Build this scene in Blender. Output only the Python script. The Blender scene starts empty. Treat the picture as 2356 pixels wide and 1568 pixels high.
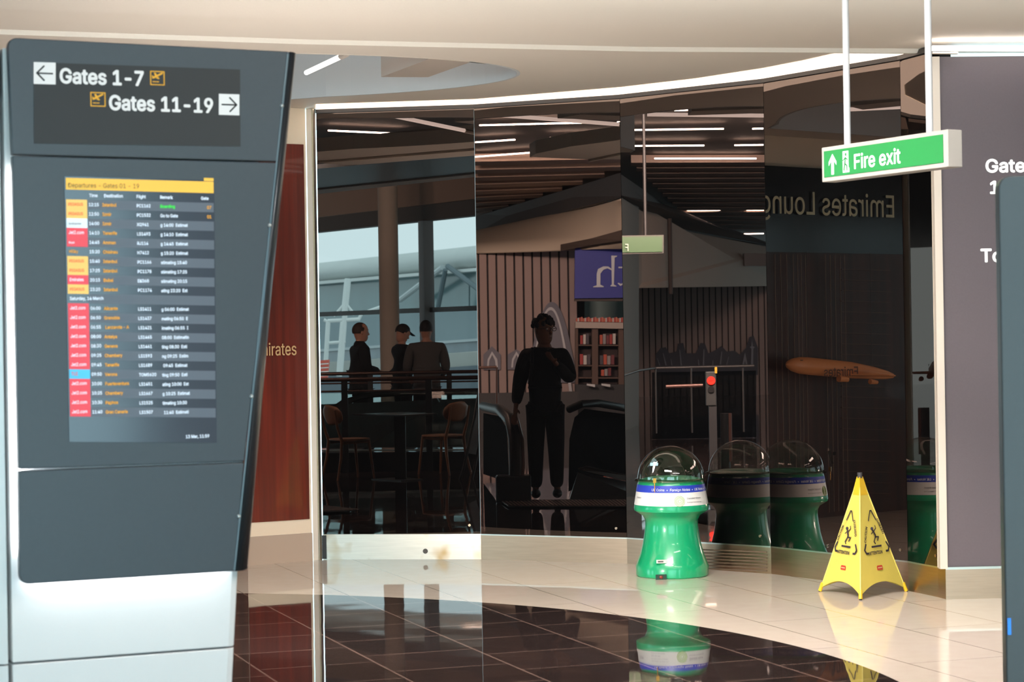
import bpy, bmesh, math, random
from mathutils import Vector, Matrix
random.seed(7)
PI = math.pi
SC = bpy.context.scene
COL = SC.collection

# ------------------------------------------------------------------ camera
F = 4800.0; SR = .0162; CR = math.sqrt(1 - SR*SR); H = 1.55
cam = bpy.data.cameras.new('camera'); camo = bpy.data.objects.new('camera', cam); COL.objects.link(camo)
cam.sensor_width = 36; cam.sensor_fit = 'HORIZONTAL'; cam.lens = F/2356*36; cam.clip_end = 400
r_ = Vector((CR, 0, -SR)); u_ = Vector((SR, 0, CR)); b_ = Vector((0, -1, 0))
camo.matrix_world = Matrix(((r_.x, u_.x, b_.x, 0), (r_.y, u_.y, b_.y, 0), (r_.z, u_.z, b_.z, H), (0, 0, 0, 1)))
cam.dof.use_dof = True; cam.dof.focus_distance = 15.5; cam.dof.aperture_fstop = 6.3
SC.camera = camo
# ------------------------------------------------------------------ view, world
SC.view_settings.view_transform = 'Standard'; SC.view_settings.look = 'None'
SC.view_settings.gamma = 1; SC.view_settings.exposure = 0.0; SC.view_settings.use_curve_mapping = False
W = bpy.data.worlds.new('overcast'); SC.world = W; W.use_nodes = True
nt = W.node_tree; bg = nt.nodes['Background']; bg.inputs[0].default_value = (.65, 1.04, 1.18, 1); bg.inputs[1].default_value = 6.0
SC.cycles.max_bounces = 10; SC.cycles.glossy_bounces = 6; SC.cycles.diffuse_bounces = 4; SC.cycles.transparent_max_bounces = 16
SC.cycles.caustics_reflective = False; SC.cycles.caustics_refractive = False
SC.cycles.sample_clamp_indirect = 6

def area(name, loc, sx, sy, power, col=(1, .9, .8), rot=(0, 0, 0), portal=False):
    l = bpy.data.lights.new(name, 'AREA'); l.shape = 'RECTANGLE'; l.size = sx; l.size_y = sy; l.energy = power; l.color = col
    if portal: l.cycles.is_portal = True
    o = bpy.data.objects.new(name, l); COL.objects.link(o); o.location = loc; o.rotation_euler = rot
    return o
# added downward fill lights, unseen overhead, to brighten the interior
FILLS_DOWN = [(3.5, 5.0, 4.0, .5), (3.0, 1.0, 6.0, .5)]
for (x, y, sx, sy) in FILLS_DOWN:
    area('fill_down', (x, y, 4.2), sx, sy, 200, (1, .93, .85))
def aimed(name, loc, tgt, sx, sy, power, col=(1, .91, .83)):
    o = area(name, loc, sx, sy, power, col); o.rotation_euler = (Vector(tgt)-Vector(loc)).to_track_quat('-Z', 'Y').to_euler(); return o
# added fill lights aimed at the concourse and down the hall, not fixtures
FILLS_AIMED = [((-.4, 7.75, 4.3), (1.2, 11.4, 0), 3.0, .9, 230), ((-5.3, 7.6, 4.2), (-7.5, -2.0, 1.2), 2, .5, 260), ((-6.6, 8.2, 4.25), (-17, -1.0, 1.8), 3, .6, 680),
          ((-7.5, 11.6, 4.25), (-34, 8.4, 2.4), 3, .6, 6500), ((-9.5, 2.5, 4.25), (-16, 4.0, 0), 2, 2, 300)]
FILLS_AIMED.append(((-1.5, 9.9, .6), (.3, 12.9, 3.24), .4, .3, 85))  # added fill hidden low behind the totem to brighten the soffit
for k_, (l_, t_, sx, sy, pw) in enumerate(FILLS_AIMED):
    o_ = aimed('fill_aimed', l_, t_, sx, sy, pw)
    if k_ == 0: o_.data.spread = math.radians(84)
# added upward fill to lift the ceiling, out of view, no luminaires hang here
FILLS_UP = [(3.6, 8.2, 2.4, 2.2, .5, 30), (1.0, 4.5, 2.6, 4, .6, 90), (4.2, 4.5, 2.6, .6, 4, 80)]
for (x, y, z, sx, sy, pw) in FILLS_UP:
    area('fill_up', (x, y, z), sx, sy, pw, (1, .93, .86), (PI, 0, 0))
# sampling guides in the glazed openings (portals give off no light of their own)
area('daylight_portal', (1.75, -5.0, 2.2), 12.4, 4.3, 1, rot=(math.radians(90), 0, math.radians(180)), portal=True)
area('daylight_portal', (-9.5, -6.3, 1.9), 11.5, 3.6, 1, rot=(math.radians(90), 0, math.radians(180)+math.atan2(3.31, 4.04)), portal=True)

# ------------------------------------------------------------------ projection helpers
def P(px, py, d):
    a = (px-1178)/F*d; b = (784-py)/F*d
    return Vector((a*CR + b*SR, d, H - a*SR + b*CR))
def FL(px, py, z=0.0):
    a = (px-1178)/F; b = (784-py)/F
    d = (z-H)/(-a*SR + b*CR); return P(px, py, d)
def hit(px, py, Q, U):
    "ray through a pixel against the vertical plane through Q along U (plan vectors)"
    a = ((px-1178)*CR + (784-py)*SR)/F
    k = (a*Q[1]-Q[0])/(U[0]-a*U[1]); d = Q[1]+k*U[1]
    return P(px, py, d)
# the five facets of the dark glass
TH = [math.radians(t) for t in (8, 24, 40, 55.5, 71)]
J = [Vector((-1.3849, 15.02, 0))]
for th, px in zip(TH, (1099, 1435, 1766, 2081, 2150)):
    h_ = hit(px, 784, J[-1], (math.cos(th), -math.sin(th))); J.append(Vector((h_.x, h_.y, 0)))
NRM = [Vector((-math.sin(t), -math.cos(t), 0)) for t in TH]
def R(i):
    Q, n = J[i-1], NRM[i-1]
    def f(v):
        v = Vector(v); return v - 2*((v-Q).dot(n))*n
    return f
R1, R2, R3, R4 = R(1), R(2), R(3), R(4)
ID = lambda v: Vector(v)

# ------------------------------------------------------------------ materials
def lin(c): return tuple((x/12.92 if x <= .04045 else ((x+.055)/1.055)**2.4) for x in (v/255 for v in c))
MC = {}
def M(name, rgb=(200, 200, 200), rough=.5, metal=0, spec=.5, emit=0, alpha=1, noise=0, nscale=8, bump=0, coat=0, raw=None):
    if name in MC: return MC[name]
    m = bpy.data.materials.new(name); m.use_nodes = True; t = m.node_tree; b = t.nodes['Principled BSDF']
    c = (raw or lin(rgb)) + (1,)
    b.inputs['Base Color'].default_value = c; b.inputs['Roughness'].default_value = rough
    b.inputs['Metallic'].default_value = metal; b.inputs['Specular IOR Level'].default_value = spec
    b.inputs['Coat Weight'].default_value = coat
    if emit:
        b.inputs['Emission Color'].default_value = c; b.inputs['Emission Strength'].default_value = emit
    tc = t.nodes.new('ShaderNodeTexCoord'); n = t.nodes.new('ShaderNodeTexNoise')
    n.inputs['Scale'].default_value = nscale; n.inputs['Detail'].default_value = 4
    t.links.new(tc.outputs['Object'], n.inputs['Vector'])
    if noise and not emit:
        mx = t.nodes.new('ShaderNodeMix'); mx.data_type = 'RGBA'
        mx.inputs[6].default_value = tuple(x*(1-noise) for x in c[:3])+(1,); mx.inputs[7].default_value = tuple(min(1, x*(1+noise)) for x in c[:3])+(1,)
        t.links.new(n.outputs['Fac'], mx.inputs[0]); t.links.new(mx.outputs[2], b.inputs['Base Color'])
    if bump:
        bp = t.nodes.new('ShaderNodeBump'); bp.inputs['Strength'].default_value = bump; bp.inputs['Distance'].default_value = .01
        t.links.new(n.outputs['Fac'], bp.inputs['Height']); t.links.new(bp.outputs['Normal'], b.inputs['Normal'])
    MC[name] = m; return m

def mat_mirror():
    m = bpy.data.materials.new('dark_glass'); m.use_nodes = True; t = m.node_tree; t.nodes.clear()
    o = t.nodes.new('ShaderNodeOutputMaterial'); g = t.nodes.new('ShaderNodeBsdfGlossy'); g.inputs['Roughness'].default_value = 0
    g.inputs['Color'].default_value = (.150, .122, .111, 1)
    d = t.nodes.new('ShaderNodeBsdfDiffuse'); d.inputs[0].default_value = (.002, .002, .0022, 1)
    a = t.nodes.new('ShaderNodeAddShader'); t.links.new(g.outputs[0], a.inputs[0]); t.links.new(d.outputs[0], a.inputs[1])
    t.links.new(a.outputs[0], o.inputs[0]); return m
def mat_glass(name, tint=(.9, .95, .93), gl=.06, rough=0, rim=.35, pwr=4):
    m = bpy.data.materials.new(name); m.use_nodes = True; t = m.node_tree; t.nodes.clear()
    o = t.nodes.new('ShaderNodeOutputMaterial'); tr = t.nodes.new('ShaderNodeBsdfTransparent'); tr.inputs[0].default_value = tint+(1,)
    g = t.nodes.new('ShaderNodeBsdfGlossy'); g.inputs['Roughness'].default_value = rough
    fr = t.nodes.new('ShaderNodeLayerWeight'); fr.inputs[0].default_value = .5
    pw = t.nodes.new('ShaderNodeMath'); pw.operation = 'POWER'; pw.inputs[1].default_value = pwr; t.links.new(fr.outputs['Facing'], pw.inputs[0])
    mr = t.nodes.new('ShaderNodeMath'); mr.operation = 'MULTIPLY_ADD'; mr.inputs[1].default_value = rim; mr.inputs[2].default_value = gl; mr.use_clamp = True
    t.links.new(pw.outputs[0], mr.inputs[0])
    mx = t.nodes.new('ShaderNodeMixShader'); t.links.new(mr.outputs[0], mx.inputs[0]); t.links.new(tr.outputs[0], mx.inputs[1]); t.links.new(g.outputs[0], mx.inputs[2])
    t.links.new(mx.outputs[0], o.inputs[0]); return m
def mat_floor():
    m = bpy.data.materials.new('floor_tiles'); m.use_nodes = True; t = m.node_tree; b = t.nodes['Principled BSDF']; L = t.links
    tc = t.nodes.new('ShaderNodeTexCoord'); sp = t.nodes.new('ShaderNodeSeparateXYZ'); L.new(tc.outputs['Object'], sp.inputs[0])
    def mt(op, a, b_=None, c=None, cl=False):
        n = t.nodes.new('ShaderNodeMath'); n.operation = op; n.use_clamp = cl
        for i, v in enumerate((a, b_, c)):
            if v is None: continue
            if isinstance(v, (int, float)): n.inputs[i].default_value = v
            else: L.new(v, n.inputs[i])
        return n.outputs[0]
    X, Y = sp.outputs[0], sp.outputs[1]
    th = math.atan(1678/4800); c, s = math.cos(th), math.sin(th)
    u = mt('ADD', mt('MULTIPLY', X, c), mt('MULTIPLY', Y, s)); v = mt('ADD', mt('MULTIPLY', X, -s), mt('MULTIPLY', Y, c))
    un = mt('DIVIDE', mt('SUBTRACT', u, 2.695), .573); col = mt('FLOOR', un); fu = mt('FRACT', un)
    # running bond: every second column is shifted
    sh = mt('MULTIPLY', mt('FRACT', mt('MULTIPLY', mt('ABSOLUTE', col), .377)), 1.0)
    vn = mt('ADD', mt('DIVIDE', mt('SUBTRACT', v, 9.49), .53), sh); fv = mt('FRACT', vn)
    def line(f, w):  # distance to a joint in tile units
        return mt('LESS_THAN', mt('MINIMUM', f, mt('SUBTRACT', 1, f)), w)
    gd = mt('MAXIMUM', line(fu, .0105), line(fv, .0105))
    vn2 = mt('ADD', mt('DIVIDE', mt('SUBTRACT', v, 9.49), 1.6), sh)
    gw = mt('MAXIMUM', line(fu, .0045), line(mt('FRACT', vn2), .0012))
    dx = mt('SUBTRACT', X, -2.692); dy = mt('SUBTRACT', Y, 8.730)
    rr = mt('SQRT', mt('ADD', mt('MULTIPLY', dx, dx), mt('MULTIPLY', dy, dy)))
    pale = mt('MULTIPLY', mt('GREATER_THAN', rr, 4.437), mt('GREATER_THAN', X, -5.2))
    wn = t.nodes.new('ShaderNodeTexWhiteNoise'); wn.noise_dimensions = '2D'
    cb = t.nodes.new('ShaderNodeCombineXYZ'); L.new(col, cb.inputs[0]); L.new(mt('FLOOR', vn), cb.inputs[1]); L.new(cb.outputs[0], wn.inputs['Vector'])
    nz = t.nodes.new('ShaderNodeTexNoise'); nz.inputs['Scale'].default_value = 9; L.new(tc.outputs['Object'], nz.inputs['Vector'])
    def mixc(f, a, b_):
        n = t.nodes.new('ShaderNodeMix'); n.data_type = 'RGBA'
        L.new(f, n.inputs[0])
        for i, q in ((6, a), (7, b_)):
            if isinstance(q, tuple): n.inputs[i].default_value = q + (1,)
            else: L.new(q, n.inputs[i])
        return n.outputs[2]
    dk = mixc(wn.outputs['Value'], lin((42, 34, 33)), lin((50, 40, 39)))
    dk = mixc(gd, dk, lin((118, 98, 90)))
    wh = mixc(nz.outputs['Fac'], lin((226, 211, 196)), lin((234, 222, 209)))
    wh = mixc(gw, wh, lin((120, 105, 92)))
    L.new(mixc(pale, dk, wh), b.inputs['Base Color'])
    b.inputs['Roughness'].default_value = .025; b.inputs['IOR'].default_value = 1.85
    # every tile lies at a minutely different tilt, and is slightly wavy
    n2 = t.nodes.new('ShaderNodeTexNoise'); n2.inputs['Scale'].default_value = 2.2; n2.inputs['Detail'].default_value = 1; L.new(tc.outputs['Object'], n2.inputs['Vector'])
    hh = mt('ADD', mt('MULTIPLY', n2.outputs['Fac'], .55), mt('MULTIPLY', mt('MULTIPLY', wn.outputs['Value'], mt('ADD', fu, fv)), .22))
    bp = t.nodes.new('ShaderNodeBump'); bp.inputs['Strength'].default_value = .06; bp.inputs['Distance'].default_value = .02
    L.new(hh, bp.inputs['Height']); L.new(bp.outputs['Normal'], b.inputs['Normal'])
    return m
def mat_wood(name, a, b_, scale=(30, 30, 1.2), rough=.3, coat=.4):
    m = bpy.data.materials.new(name); m.use_nodes = True; t = m.node_tree; b = t.nodes['Principled BSDF']
    tc = t.nodes.new('ShaderNodeTexCoord'); mp = t.nodes.new('ShaderNodeMapping'); mp.inputs['Scale'].default_value = scale
    n = t.nodes.new('ShaderNodeTexNoise'); n.inputs['Scale'].default_value = 1; n.inputs['Detail'].default_value = 6
    rp = t.nodes.new('ShaderNodeValToRGB'); rp.color_ramp.elements[0].position = .3; rp.color_ramp.elements[1].position = .72
    rp.color_ramp.elements[0].color = lin(a)+(1,); rp.color_ramp.elements[1].color = lin(b_)+(1,)
    t.links.new(tc.outputs['Object'], mp.inputs[0]); t.links.new(mp.outputs[0], n.inputs['Vector']); t.links.new(n.outputs['Fac'], rp.inputs[0])
    t.links.new(rp.outputs[0], b.inputs['Base Color']); b.inputs['Roughness'].default_value = rough; b.inputs['Coat Weight'].default_value = coat
    return m
def mat_steel(name, rgb=(205, 196, 184), rough=.22, stain=False):
    m = bpy.data.materials.new(name); m.use_nodes = True; t = m.node_tree; b = t.nodes['Principled BSDF']
    b.inputs['Metallic'].default_value = 1; b.inputs['Roughness'].default_value = rough
    tc = t.nodes.new('ShaderNodeTexCoord'); mp = t.nodes.new('ShaderNodeMapping'); mp.inputs['Scale'].default_value = (3, 3, 60)
    n = t.nodes.new('ShaderNodeTexNoise'); n.inputs['Scale'].default_value = 1.5; n.inputs['Detail'].default_value = 5
    t.links.new(tc.outputs['Object'], mp.inputs[0]); t.links.new(mp.outputs[0], n.inputs['Vector'])
    rp = t.nodes.new('ShaderNodeValToRGB'); c = lin(rgb)
    rp.color_ramp.elements[0].color = tuple(x*.84 for x in c)+(1,); rp.color_ramp.elements[1].color = tuple(min(1, x*1.1) for x in c)+(1,)
    t.links.new(n.outputs['Fac'], rp.inputs[0]); out = rp.outputs[0]
    if stain:
        n3 = t.nodes.new('ShaderNodeTexNoise'); n3.inputs['Scale'].default_value = 5; t.links.new(tc.outputs['Object'], n3.inputs['Vector'])
        r3 = t.nodes.new('ShaderNodeValToRGB'); r3.color_ramp.elements[0].position = .58; r3.color_ramp.elements[1].position = .8
        t.links.new(n3.outputs['Fac'], r3.inputs[0]); mx = t.nodes.new('ShaderNodeMix'); mx.data_type = 'RGBA'
        t.links.new(r3.outputs[0], mx.inputs[0]); t.links.new(out, mx.inputs[6]); mx.inputs[7].default_value = lin((170, 140, 90))+(1,); out = mx.outputs[2]
    t.links.new(out, b.inputs['Base Color'])
    return m
GLASSM = mat_mirror(); FLOORM = mat_floor()
STEEL = mat_steel('brushed_steel', (186, 154, 130), .3); STEELP = mat_steel('pale_steel', (212, 206, 194), .3, True)
WHITE = M('white_paint', (226, 216, 205), .6, noise=.03, nscale=2)
CEILM = M('ceiling_paint', (236, 228, 216), .7, noise=.02, nscale=1.5)
STRIP = M('warm_strip', raw=(1.0, .82, .66), emit=2.0)
LINEH = M('hall_line_light', raw=(1.0, .82, .68), emit=110)
LINE = M('line_light', raw=(1.0, .9, .84), emit=3)
SLATE = M('slate_panel', (66, 76, 84), .38, noise=.06, nscale=60)
BLACK = M('black_plastic', (18, 18, 19), .4)
TEXTW = M('white_lettering', (240, 240, 240), .5, emit=.25)

# ------------------------------------------------------------------ mesh building
class MB:
    def __init__(s, mp=ID): s.v = []; s.f = []; s.mp = mp
    def add(s, vs, fs):
        o = len(s.v); s.v += [Vector(v) for v in vs]; s.f += [tuple(i+o for i in f) for f in fs]; return s
    def prism(s, a, off):
        "polygon a (3D points) pushed along off"
        n = len(a); off = Vector(off); a = [Vector(p) for p in a]
        return s.add(a+[p+off for p in a], [tuple(range(n))[::-1], tuple(range(n, 2*n))]+[(i, (i+1) % n, n+(i+1) % n, n+i) for i in range(n)])
    def box(s, c, sz, rz=0, M_=None):
        x, y, z = (q/2 for q in sz); vs = [Vector((a, b, d)) for a in (-x, x) for b in (-y, y) for d in (-z, z)]
        if M_ is not None: vs = [M_ @ v for v in vs]
        else:
            vs = [Matrix.Rotation(rz, 3, 'Z') @ v for v in vs]
        c = Vector(c)
        return s.add([v+c for v in vs], [(0, 1, 3, 2), (4, 6, 7, 5), (0, 4, 5, 1), (2, 3, 7, 6), (0, 2, 6, 4), (1, 5, 7, 3)])
    def tube(s, pts, r, n=10, cap=True):
        pts = [Vector(p) for p in pts]; rs = r if isinstance(r, (list, tuple)) else [r]*len(pts)
        vs = []; prev = None
        for i, p in enumerate(pts):
            t = ((pts[i+1]-p) if i == 0 else (p-pts[i-1]) if i == len(pts)-1 else (pts[i+1]-pts[i-1])).normalized()
            if prev is None:
                a = Vector((0, 0, 1)) if abs(t.z) < .9 else Vector((1, 0, 0)); x = t.cross(a).normalized()
            else: x = (prev - t*prev.dot(t)).normalized()
            prev = x; y = t.cross(x)
            vs += [p + rs[i]*(math.cos(2*PI*k/n)*x+math.sin(2*PI*k/n)*y) for k in range(n)]
        fs = [(i*n+k, i*n+(k+1) % n, (i+1)*n+(k+1) % n, (i+1)*n+k) for i in range(len(pts)-1) for k in range(n)]
        if cap: fs += [tuple(range(n))[::-1], tuple(range((len(pts)-1)*n, len(pts)*n))]
        return s.add(vs, fs)
    def lathe(s, c, prof, n=48, cap=True):
        c = Vector(c); vs = [c+Vector((r*math.cos(2*PI*k/n), r*math.sin(2*PI*k/n), z)) for r, z in prof for k in range(n)]
        fs = [(i*n+k, i*n+(k+1) % n, (i+1)*n+(k+1) % n, (i+1)*n+k) for i in range(len(prof)-1) for k in range(n)]
        if cap: fs += [tuple(range(n))[::-1], tuple(range((len(prof)-1)*n, len(prof)*n))]
        return s.add(vs, fs)
    def grid(s, rows):
        n = len(rows[0]); vs = [p for r in rows for p in r]
        return s.add(vs, [(i*n+k, i*n+k+1, (i+1)*n+k+1, (i+1)*n+k) for i in range(len(rows)-1) for k in range(n-1)])
    def ell(s, c, rad, n=14, m=9, rot=None):
        c = Vector(c); vs = []; 
        for i in range(m+1):
            a = PI*i/m
            for k in range(n):
                b = 2*PI*k/n; v = Vector((rad[0]*math.sin(a)*math.cos(b), rad[1]*math.sin(a)*math.sin(b), rad[2]*math.cos(a)))
                if rot is not None: v = rot @ v
                vs.append(c+v)
        return s.add(vs, [(i*n+k, (i+1)*n+k, (i+1)*n+(k+1) % n, i*n+(k+1) % n) for i in range(m) for k in range(n)])
    def merge(s, o): return s.add(o.v, o.f)

def mesh_obj(name, mb, mat, base, parent=None, smooth=False, bev=0, fixn=True, sol=0):
    me = bpy.data.meshes.new(name); base = Vector(base)
    me.from_pydata([tuple(mb.mp(v)-base) for v in mb.v], [], mb.f)
    bm = bmesh.new(); bm.from_mesh(me)
    bmesh.ops.remove_doubles(bm, verts=bm.verts, dist=1e-6)
    bmesh.ops.dissolve_degenerate(bm, edges=bm.edges, dist=1e-6)
    if fixn: bmesh.ops.recalc_face_normals(bm, faces=bm.faces)
    bm.to_mesh(me); bm.free()
    me.materials.append(mat)
    if smooth:
        for p in me.polygons: p.use_smooth = True
        if hasattr(me, 'set_sharp_from_angle'): me.set_sharp_from_angle(angle=math.radians(40))
    o = bpy.data.objects.new(name, me); COL.objects.link(o)
    if parent is None: o.location = base
    else: o.parent = parent
    if sol:
        md = o.modifiers.new('s', 'SOLIDIFY'); md.thickness = sol; md.offset = 0
    if bev:
        md = o.modifiers.new('b', 'BEVEL'); md.width = bev; md.segments = 2; md.limit_method = 'ANGLE'; md.angle_limit = .6
    return o
def cbase(mb):
    vs = [mb.mp(v) for v in mb.v]
    return Vector((sum(v.x for v in vs)/len(vs), sum(v.y for v in vs)/len(vs), min(v.z for v in vs)))
def struct(name, mb, mat, parent=None, **k):
    o = mesh_obj(name, mb, mat, (0, 0, 0) if parent else cbase(mb), parent, **k)
    if parent is None: o['kind'] = 'structure'
    return o
class Thing:
    def __init__(s, name, label, cat, base, group=None):
        o = bpy.data.objects.new(name, None); COL.objects.link(o); o.location = base; o.empty_display_size = .1
        o['label'] = label; o['category'] = cat
        if group: o['group'] = group
        s.o = o; s.b = Vector(base)
    def part(s, name, mb, mat, parent=None, label=None, **k):
        p = mesh_obj(name, mb, mat, s.b, parent or s.o, **k)
        if label: p['label'] = label
        return p
def single(name, mb, mat, label, cat, group=None, **k):
    o = mesh_obj(name, mb, mat, cbase(mb), None, **k); o['label'] = label; o['category'] = cat
    if group: o['group'] = group
    return o
def dup(o, loc, label):
    r = o.copy(); COL.objects.link(r); r.location = loc; r['label'] = label
    for ch in list(o.children):
        c = ch.copy(); COL.objects.link(c); c.parent = r
        for g in list(ch.children):
            d = g.copy(); COL.objects.link(d); d.parent = c
    return r

FONT = None
try:   # the sans-serif face that ships with Blender
    import os
    FONT = bpy.data.fonts.load(os.path.join(bpy.utils.system_resource('DATAFILES', path='fonts'), 'Inter.woff2'))
except Exception: FONT = None
def text_into(mb, body, size, O, U, V, align='LEFT', depth=.002, bold=0, sx=1.0, rot=0, bl=False):
    "flat lettering with a little thickness; O = baseline start, U reading direction, V up"
    cu = bpy.data.curves.new('t', 'FONT'); cu.font = FONT or cu.font; cu.body = body; cu.size = size; cu.align_x = align; cu.extrude = 0; cu.resolution_u = 3
    o = bpy.data.objects.new('t', cu); COL.objects.link(o)
    dg = bpy.context.evaluated_depsgraph_get(); me = bpy.data.meshes.new_from_object(o.evaluated_get(dg))
    O, U, V = Vector(O), Vector(U).normalized(), Vector(V).normalized(); N = U.cross(V)
    cr, sr = math.cos(rot), math.sin(rot); vs = []
    for v in me.vertices:
        x, y = v.co.x*sx, v.co.y; x, y = x*cr-y*sr, x*sr+y*cr
        vs.append(O+U*x+V*y+N*depth)
    sh = [(0, 0)] if not bold else [(0, 0), (1, 0), (-1, 0), (0, 1), (0, -1), (.7, .7), (-.7, .7), (.7, -.7), (-.7, -.7)]
    fs = [tuple(p.vertices) for p in me.polygons]
    for k, (ax, ay) in enumerate(sh):
        mb.add([v+U*ax*bold*size+V*ay*bold*size+N*k*.00002 for v in vs], fs)
    bpy.data.objects.remove(o); bpy.data.meshes.remove(me); bpy.data.curves.remove(cu)
    return mb
def quad(mb, O, U, V, x0, y0, x1, y1, lift=0, t=.001):
    O, U, V = Vector(O), Vector(U), Vector(V); N = U.cross(V).normalized()
    a = [O+U*x+V*y+N*lift for x, y in ((x0, y0), (x1, y0), (x1, y1), (x0, y1))]
    return mb.prism(a, N*t)
def stroke(mb, O, U, V, pts, w, lift=.001, t=.001):
    "thick polyline drawn on a plane"
    N = Vector(U).cross(Vector(V)).normalized()
    for (x0, y0), (x1, y1) in zip(pts, pts[1:]):
        d = Vector((x1-x0, y1-y0)); 
        if d.length < 1e-9: continue
        d.normalize(); e = Vector((-d.y, d.x))*w/2; d = d*w*.3
        q = [(x0-d.x+e.x, y0-d.y+e.y), (x0-d.x-e.x, y0-d.y-e.y), (x1+d.x-e.x, y1+d.y-e.y), (x1+d.x+e.x, y1+d.y+e.y)]
        mb.prism([Vector(O)+Vector(U)*a+Vector(V)*b+N*lift for a, b in q], N*t)
    return mb
def poly2(mb, O, U, V, pts, lift=.001, t=.001):
    N = Vector(U).cross(Vector(V)).normalized()
    return mb.prism([Vector(O)+Vector(U)*a+Vector(V)*b+N*lift for a, b in pts], N*t)
Z = Vector((0, 0, 1))

# ================================================================== SETTING
fb = MB(); fb.box((-22, 5, -.05), (62, 22, .1)); fo = mesh_obj('floor', fb, FLOORM, (0, 0, 0)); fo['kind'] = 'structure'
ZT = 3.24
# --- dark glass facets
names = ['door_1', 'window_1', 'window_2', 'window_3', 'window_4']
SK = .178
panels = []
for i in range(5):
    A, B = J[i], J[i+1]; U = (B-A).normalized(); n = NRM[i]; g = .0015
    m = MB(); m.prism([A+U*g+Z*SK, B-U*g+Z*SK, B-U*g+Z*ZT, A+U*g+Z*ZT], -n*.012)
    p = struct(names[i], m, GLASSM); panels.append(p)
    bo = MB()
    for q in ([.93] if i != 3 else [.95]):
        c = A+(B-A)*q+Z*(SK+.065)
        bo.tube([c+n*.001, c+n*.005], .009, 12)
    o = mesh_obj('fixing', bo, STEEL, p.location, p)
    # skirting
    s = MB(); s.prism([A, B, B+Z*(SK-.004), A+Z*(SK-.004)], -n*.03)
    k = struct('baseboard_facet_%d' % (i+1), s, STEELP if i == 0 else STEEL)
    s = MB(); s.prism([A+Z*(SK-.006)+n*.004, B+Z*(SK-.006)+n*.004, B+Z*(SK+.003)+n*.004, A+Z*(SK+.003)+n*.004], -n*.02)
    mesh_obj('top_edge', s, STEELP, k.location, k)
    if i == 0:
        c = hit(979, 1267, A, U); l = MB(); l.tube([c+n*.001, c+n*.008], .018, 20); lk = mesh_obj('lock', l, M('lock_metal', (70, 66, 62), .3, 1), p.location, p)
        c2 = A+U*.012+Z*.09; l = MB(); l.box(c2+n*.004, (.03, .01, .17), -TH[0]); mesh_obj('hinge', l, BLACK, p.location, p)
    if i == 2:   # vent louvres
        v = MB()
        for r in range(9):
            v.prism([hit(1612, 1262+r*7.2-(0), A, U)+n*.002, hit(1765, 1262+r*7.2+6, A, U)+n*.002, hit(1765, 1262+r*7.2+8.6, A, U)+n*.002, hit(1612, 1262+r*7.2+2.6, A, U)+n*.002], n*.003)
        mesh_obj('vent_slots', v, M('slot_dark', (96, 78, 62), .5), k.location, k)
tr = MB()
for i in range(5): tr.prism([J[i]+Z*(ZT-.03)+NRM[i]*.02, J[i+1]+Z*(ZT-.03)+NRM[i]*.02, J[i+1]+Z*ZT+NRM[i]*.02, J[i]+Z*ZT+NRM[i]*.02], -NRM[i]*.06)
struct('trim_1', tr, M('head_rail', (52, 46, 44), .4))

bkm = MB()  # unseen black sheet added to stop light leaking through the glass joints
for i in range(5): bkm.prism([J[i]-NRM[i]*.06, J[i+1]-NRM[i]*.06, J[i+1]-NRM[i]*.06+Z*4.4, J[i]-NRM[i]*.06+Z*4.4], -NRM[i]*.08)
struct('wall_leak_block', bkm, M('leak_black', (10, 10, 10), .9))
# --- jamb posts
PW = M('post_white', (210, 198, 184), .35)
def post(a, b, z0, z1, mat, nm, th=.05):
    m = MB(); d = (b-a).normalized(); n = Vector((d.y, -d.x, 0))
    m.prism([a+Z*z0, b+Z*z0, b+Z*z1, a+Z*z1], -n*th); return struct(nm, m, mat)
lp0 = FL(718, 1288); lp0.z = 0
lpA = Vector((-1.452, 14.99, 0)); lpB = Vector((-1.405, 15.0, 0))
post(lpA, lpB, 0, ZT, PW, 'trim_2', .08); post(lpB+Vector((0, -.012, 0)), J[0]+Vector((-.004, -.012, 0)), 0, ZT, STEELP, 'trim_3', .06)
rq = hit(2176, 1378, J[5], (1, 0))
C5 = J[5]; RW = Vector((2.512, 12.2, 0))
post(C5+Vector((-.004, 0, 0)), RW+Vector((-.0, 0, 0)), SK, 3.17, PW, 'trim_4', .05)
post(RW+Vector((-.032, -.012, 0)), RW+Vector((.012, -.012, 0)), SK, 3.17, PW, 'trim_5', .05)
post(C5, RW, 0, SK, STEEL, 'baseboard_corner', .04)
# --- right wall with gate lettering
RWE = Vector((4.2, 12.28, 0)); RU = (RWE-RW).normalized(); RN = Vector((RU.y, -RU.x, 0)); RN = RN if RN.y < 0 else -RN
m = MB(); m.prism([RW+Z*SK, RWE+Z*SK, RWE+Z*3.17, RW+Z*3.17], -RN*.12)
WR = struct('wall_right', m, M('aubergine_panel', (92, 84, 90), .55, noise=.08, nscale=90))
m = MB(); m.prism([RW+RN*.006, RWE+RN*.006, RWE+RN*.006+Z*SK, RW+RN*.006+Z*SK], -RN*.05); k = struct('baseboard_right', m, STEEL)
m = MB(); m.prism([RW+RN*.012+Z*(SK-.004), RWE+RN*.012+Z*(SK-.004), RWE+RN*.012+Z*(SK+.01), RW+RN*.012+Z*(SK+.01)], -RN*.05); mesh_obj('top_edge', m, STEELP, k.location, k)
def rp(px, py): return hit(px, py, RW, RU)
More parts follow.
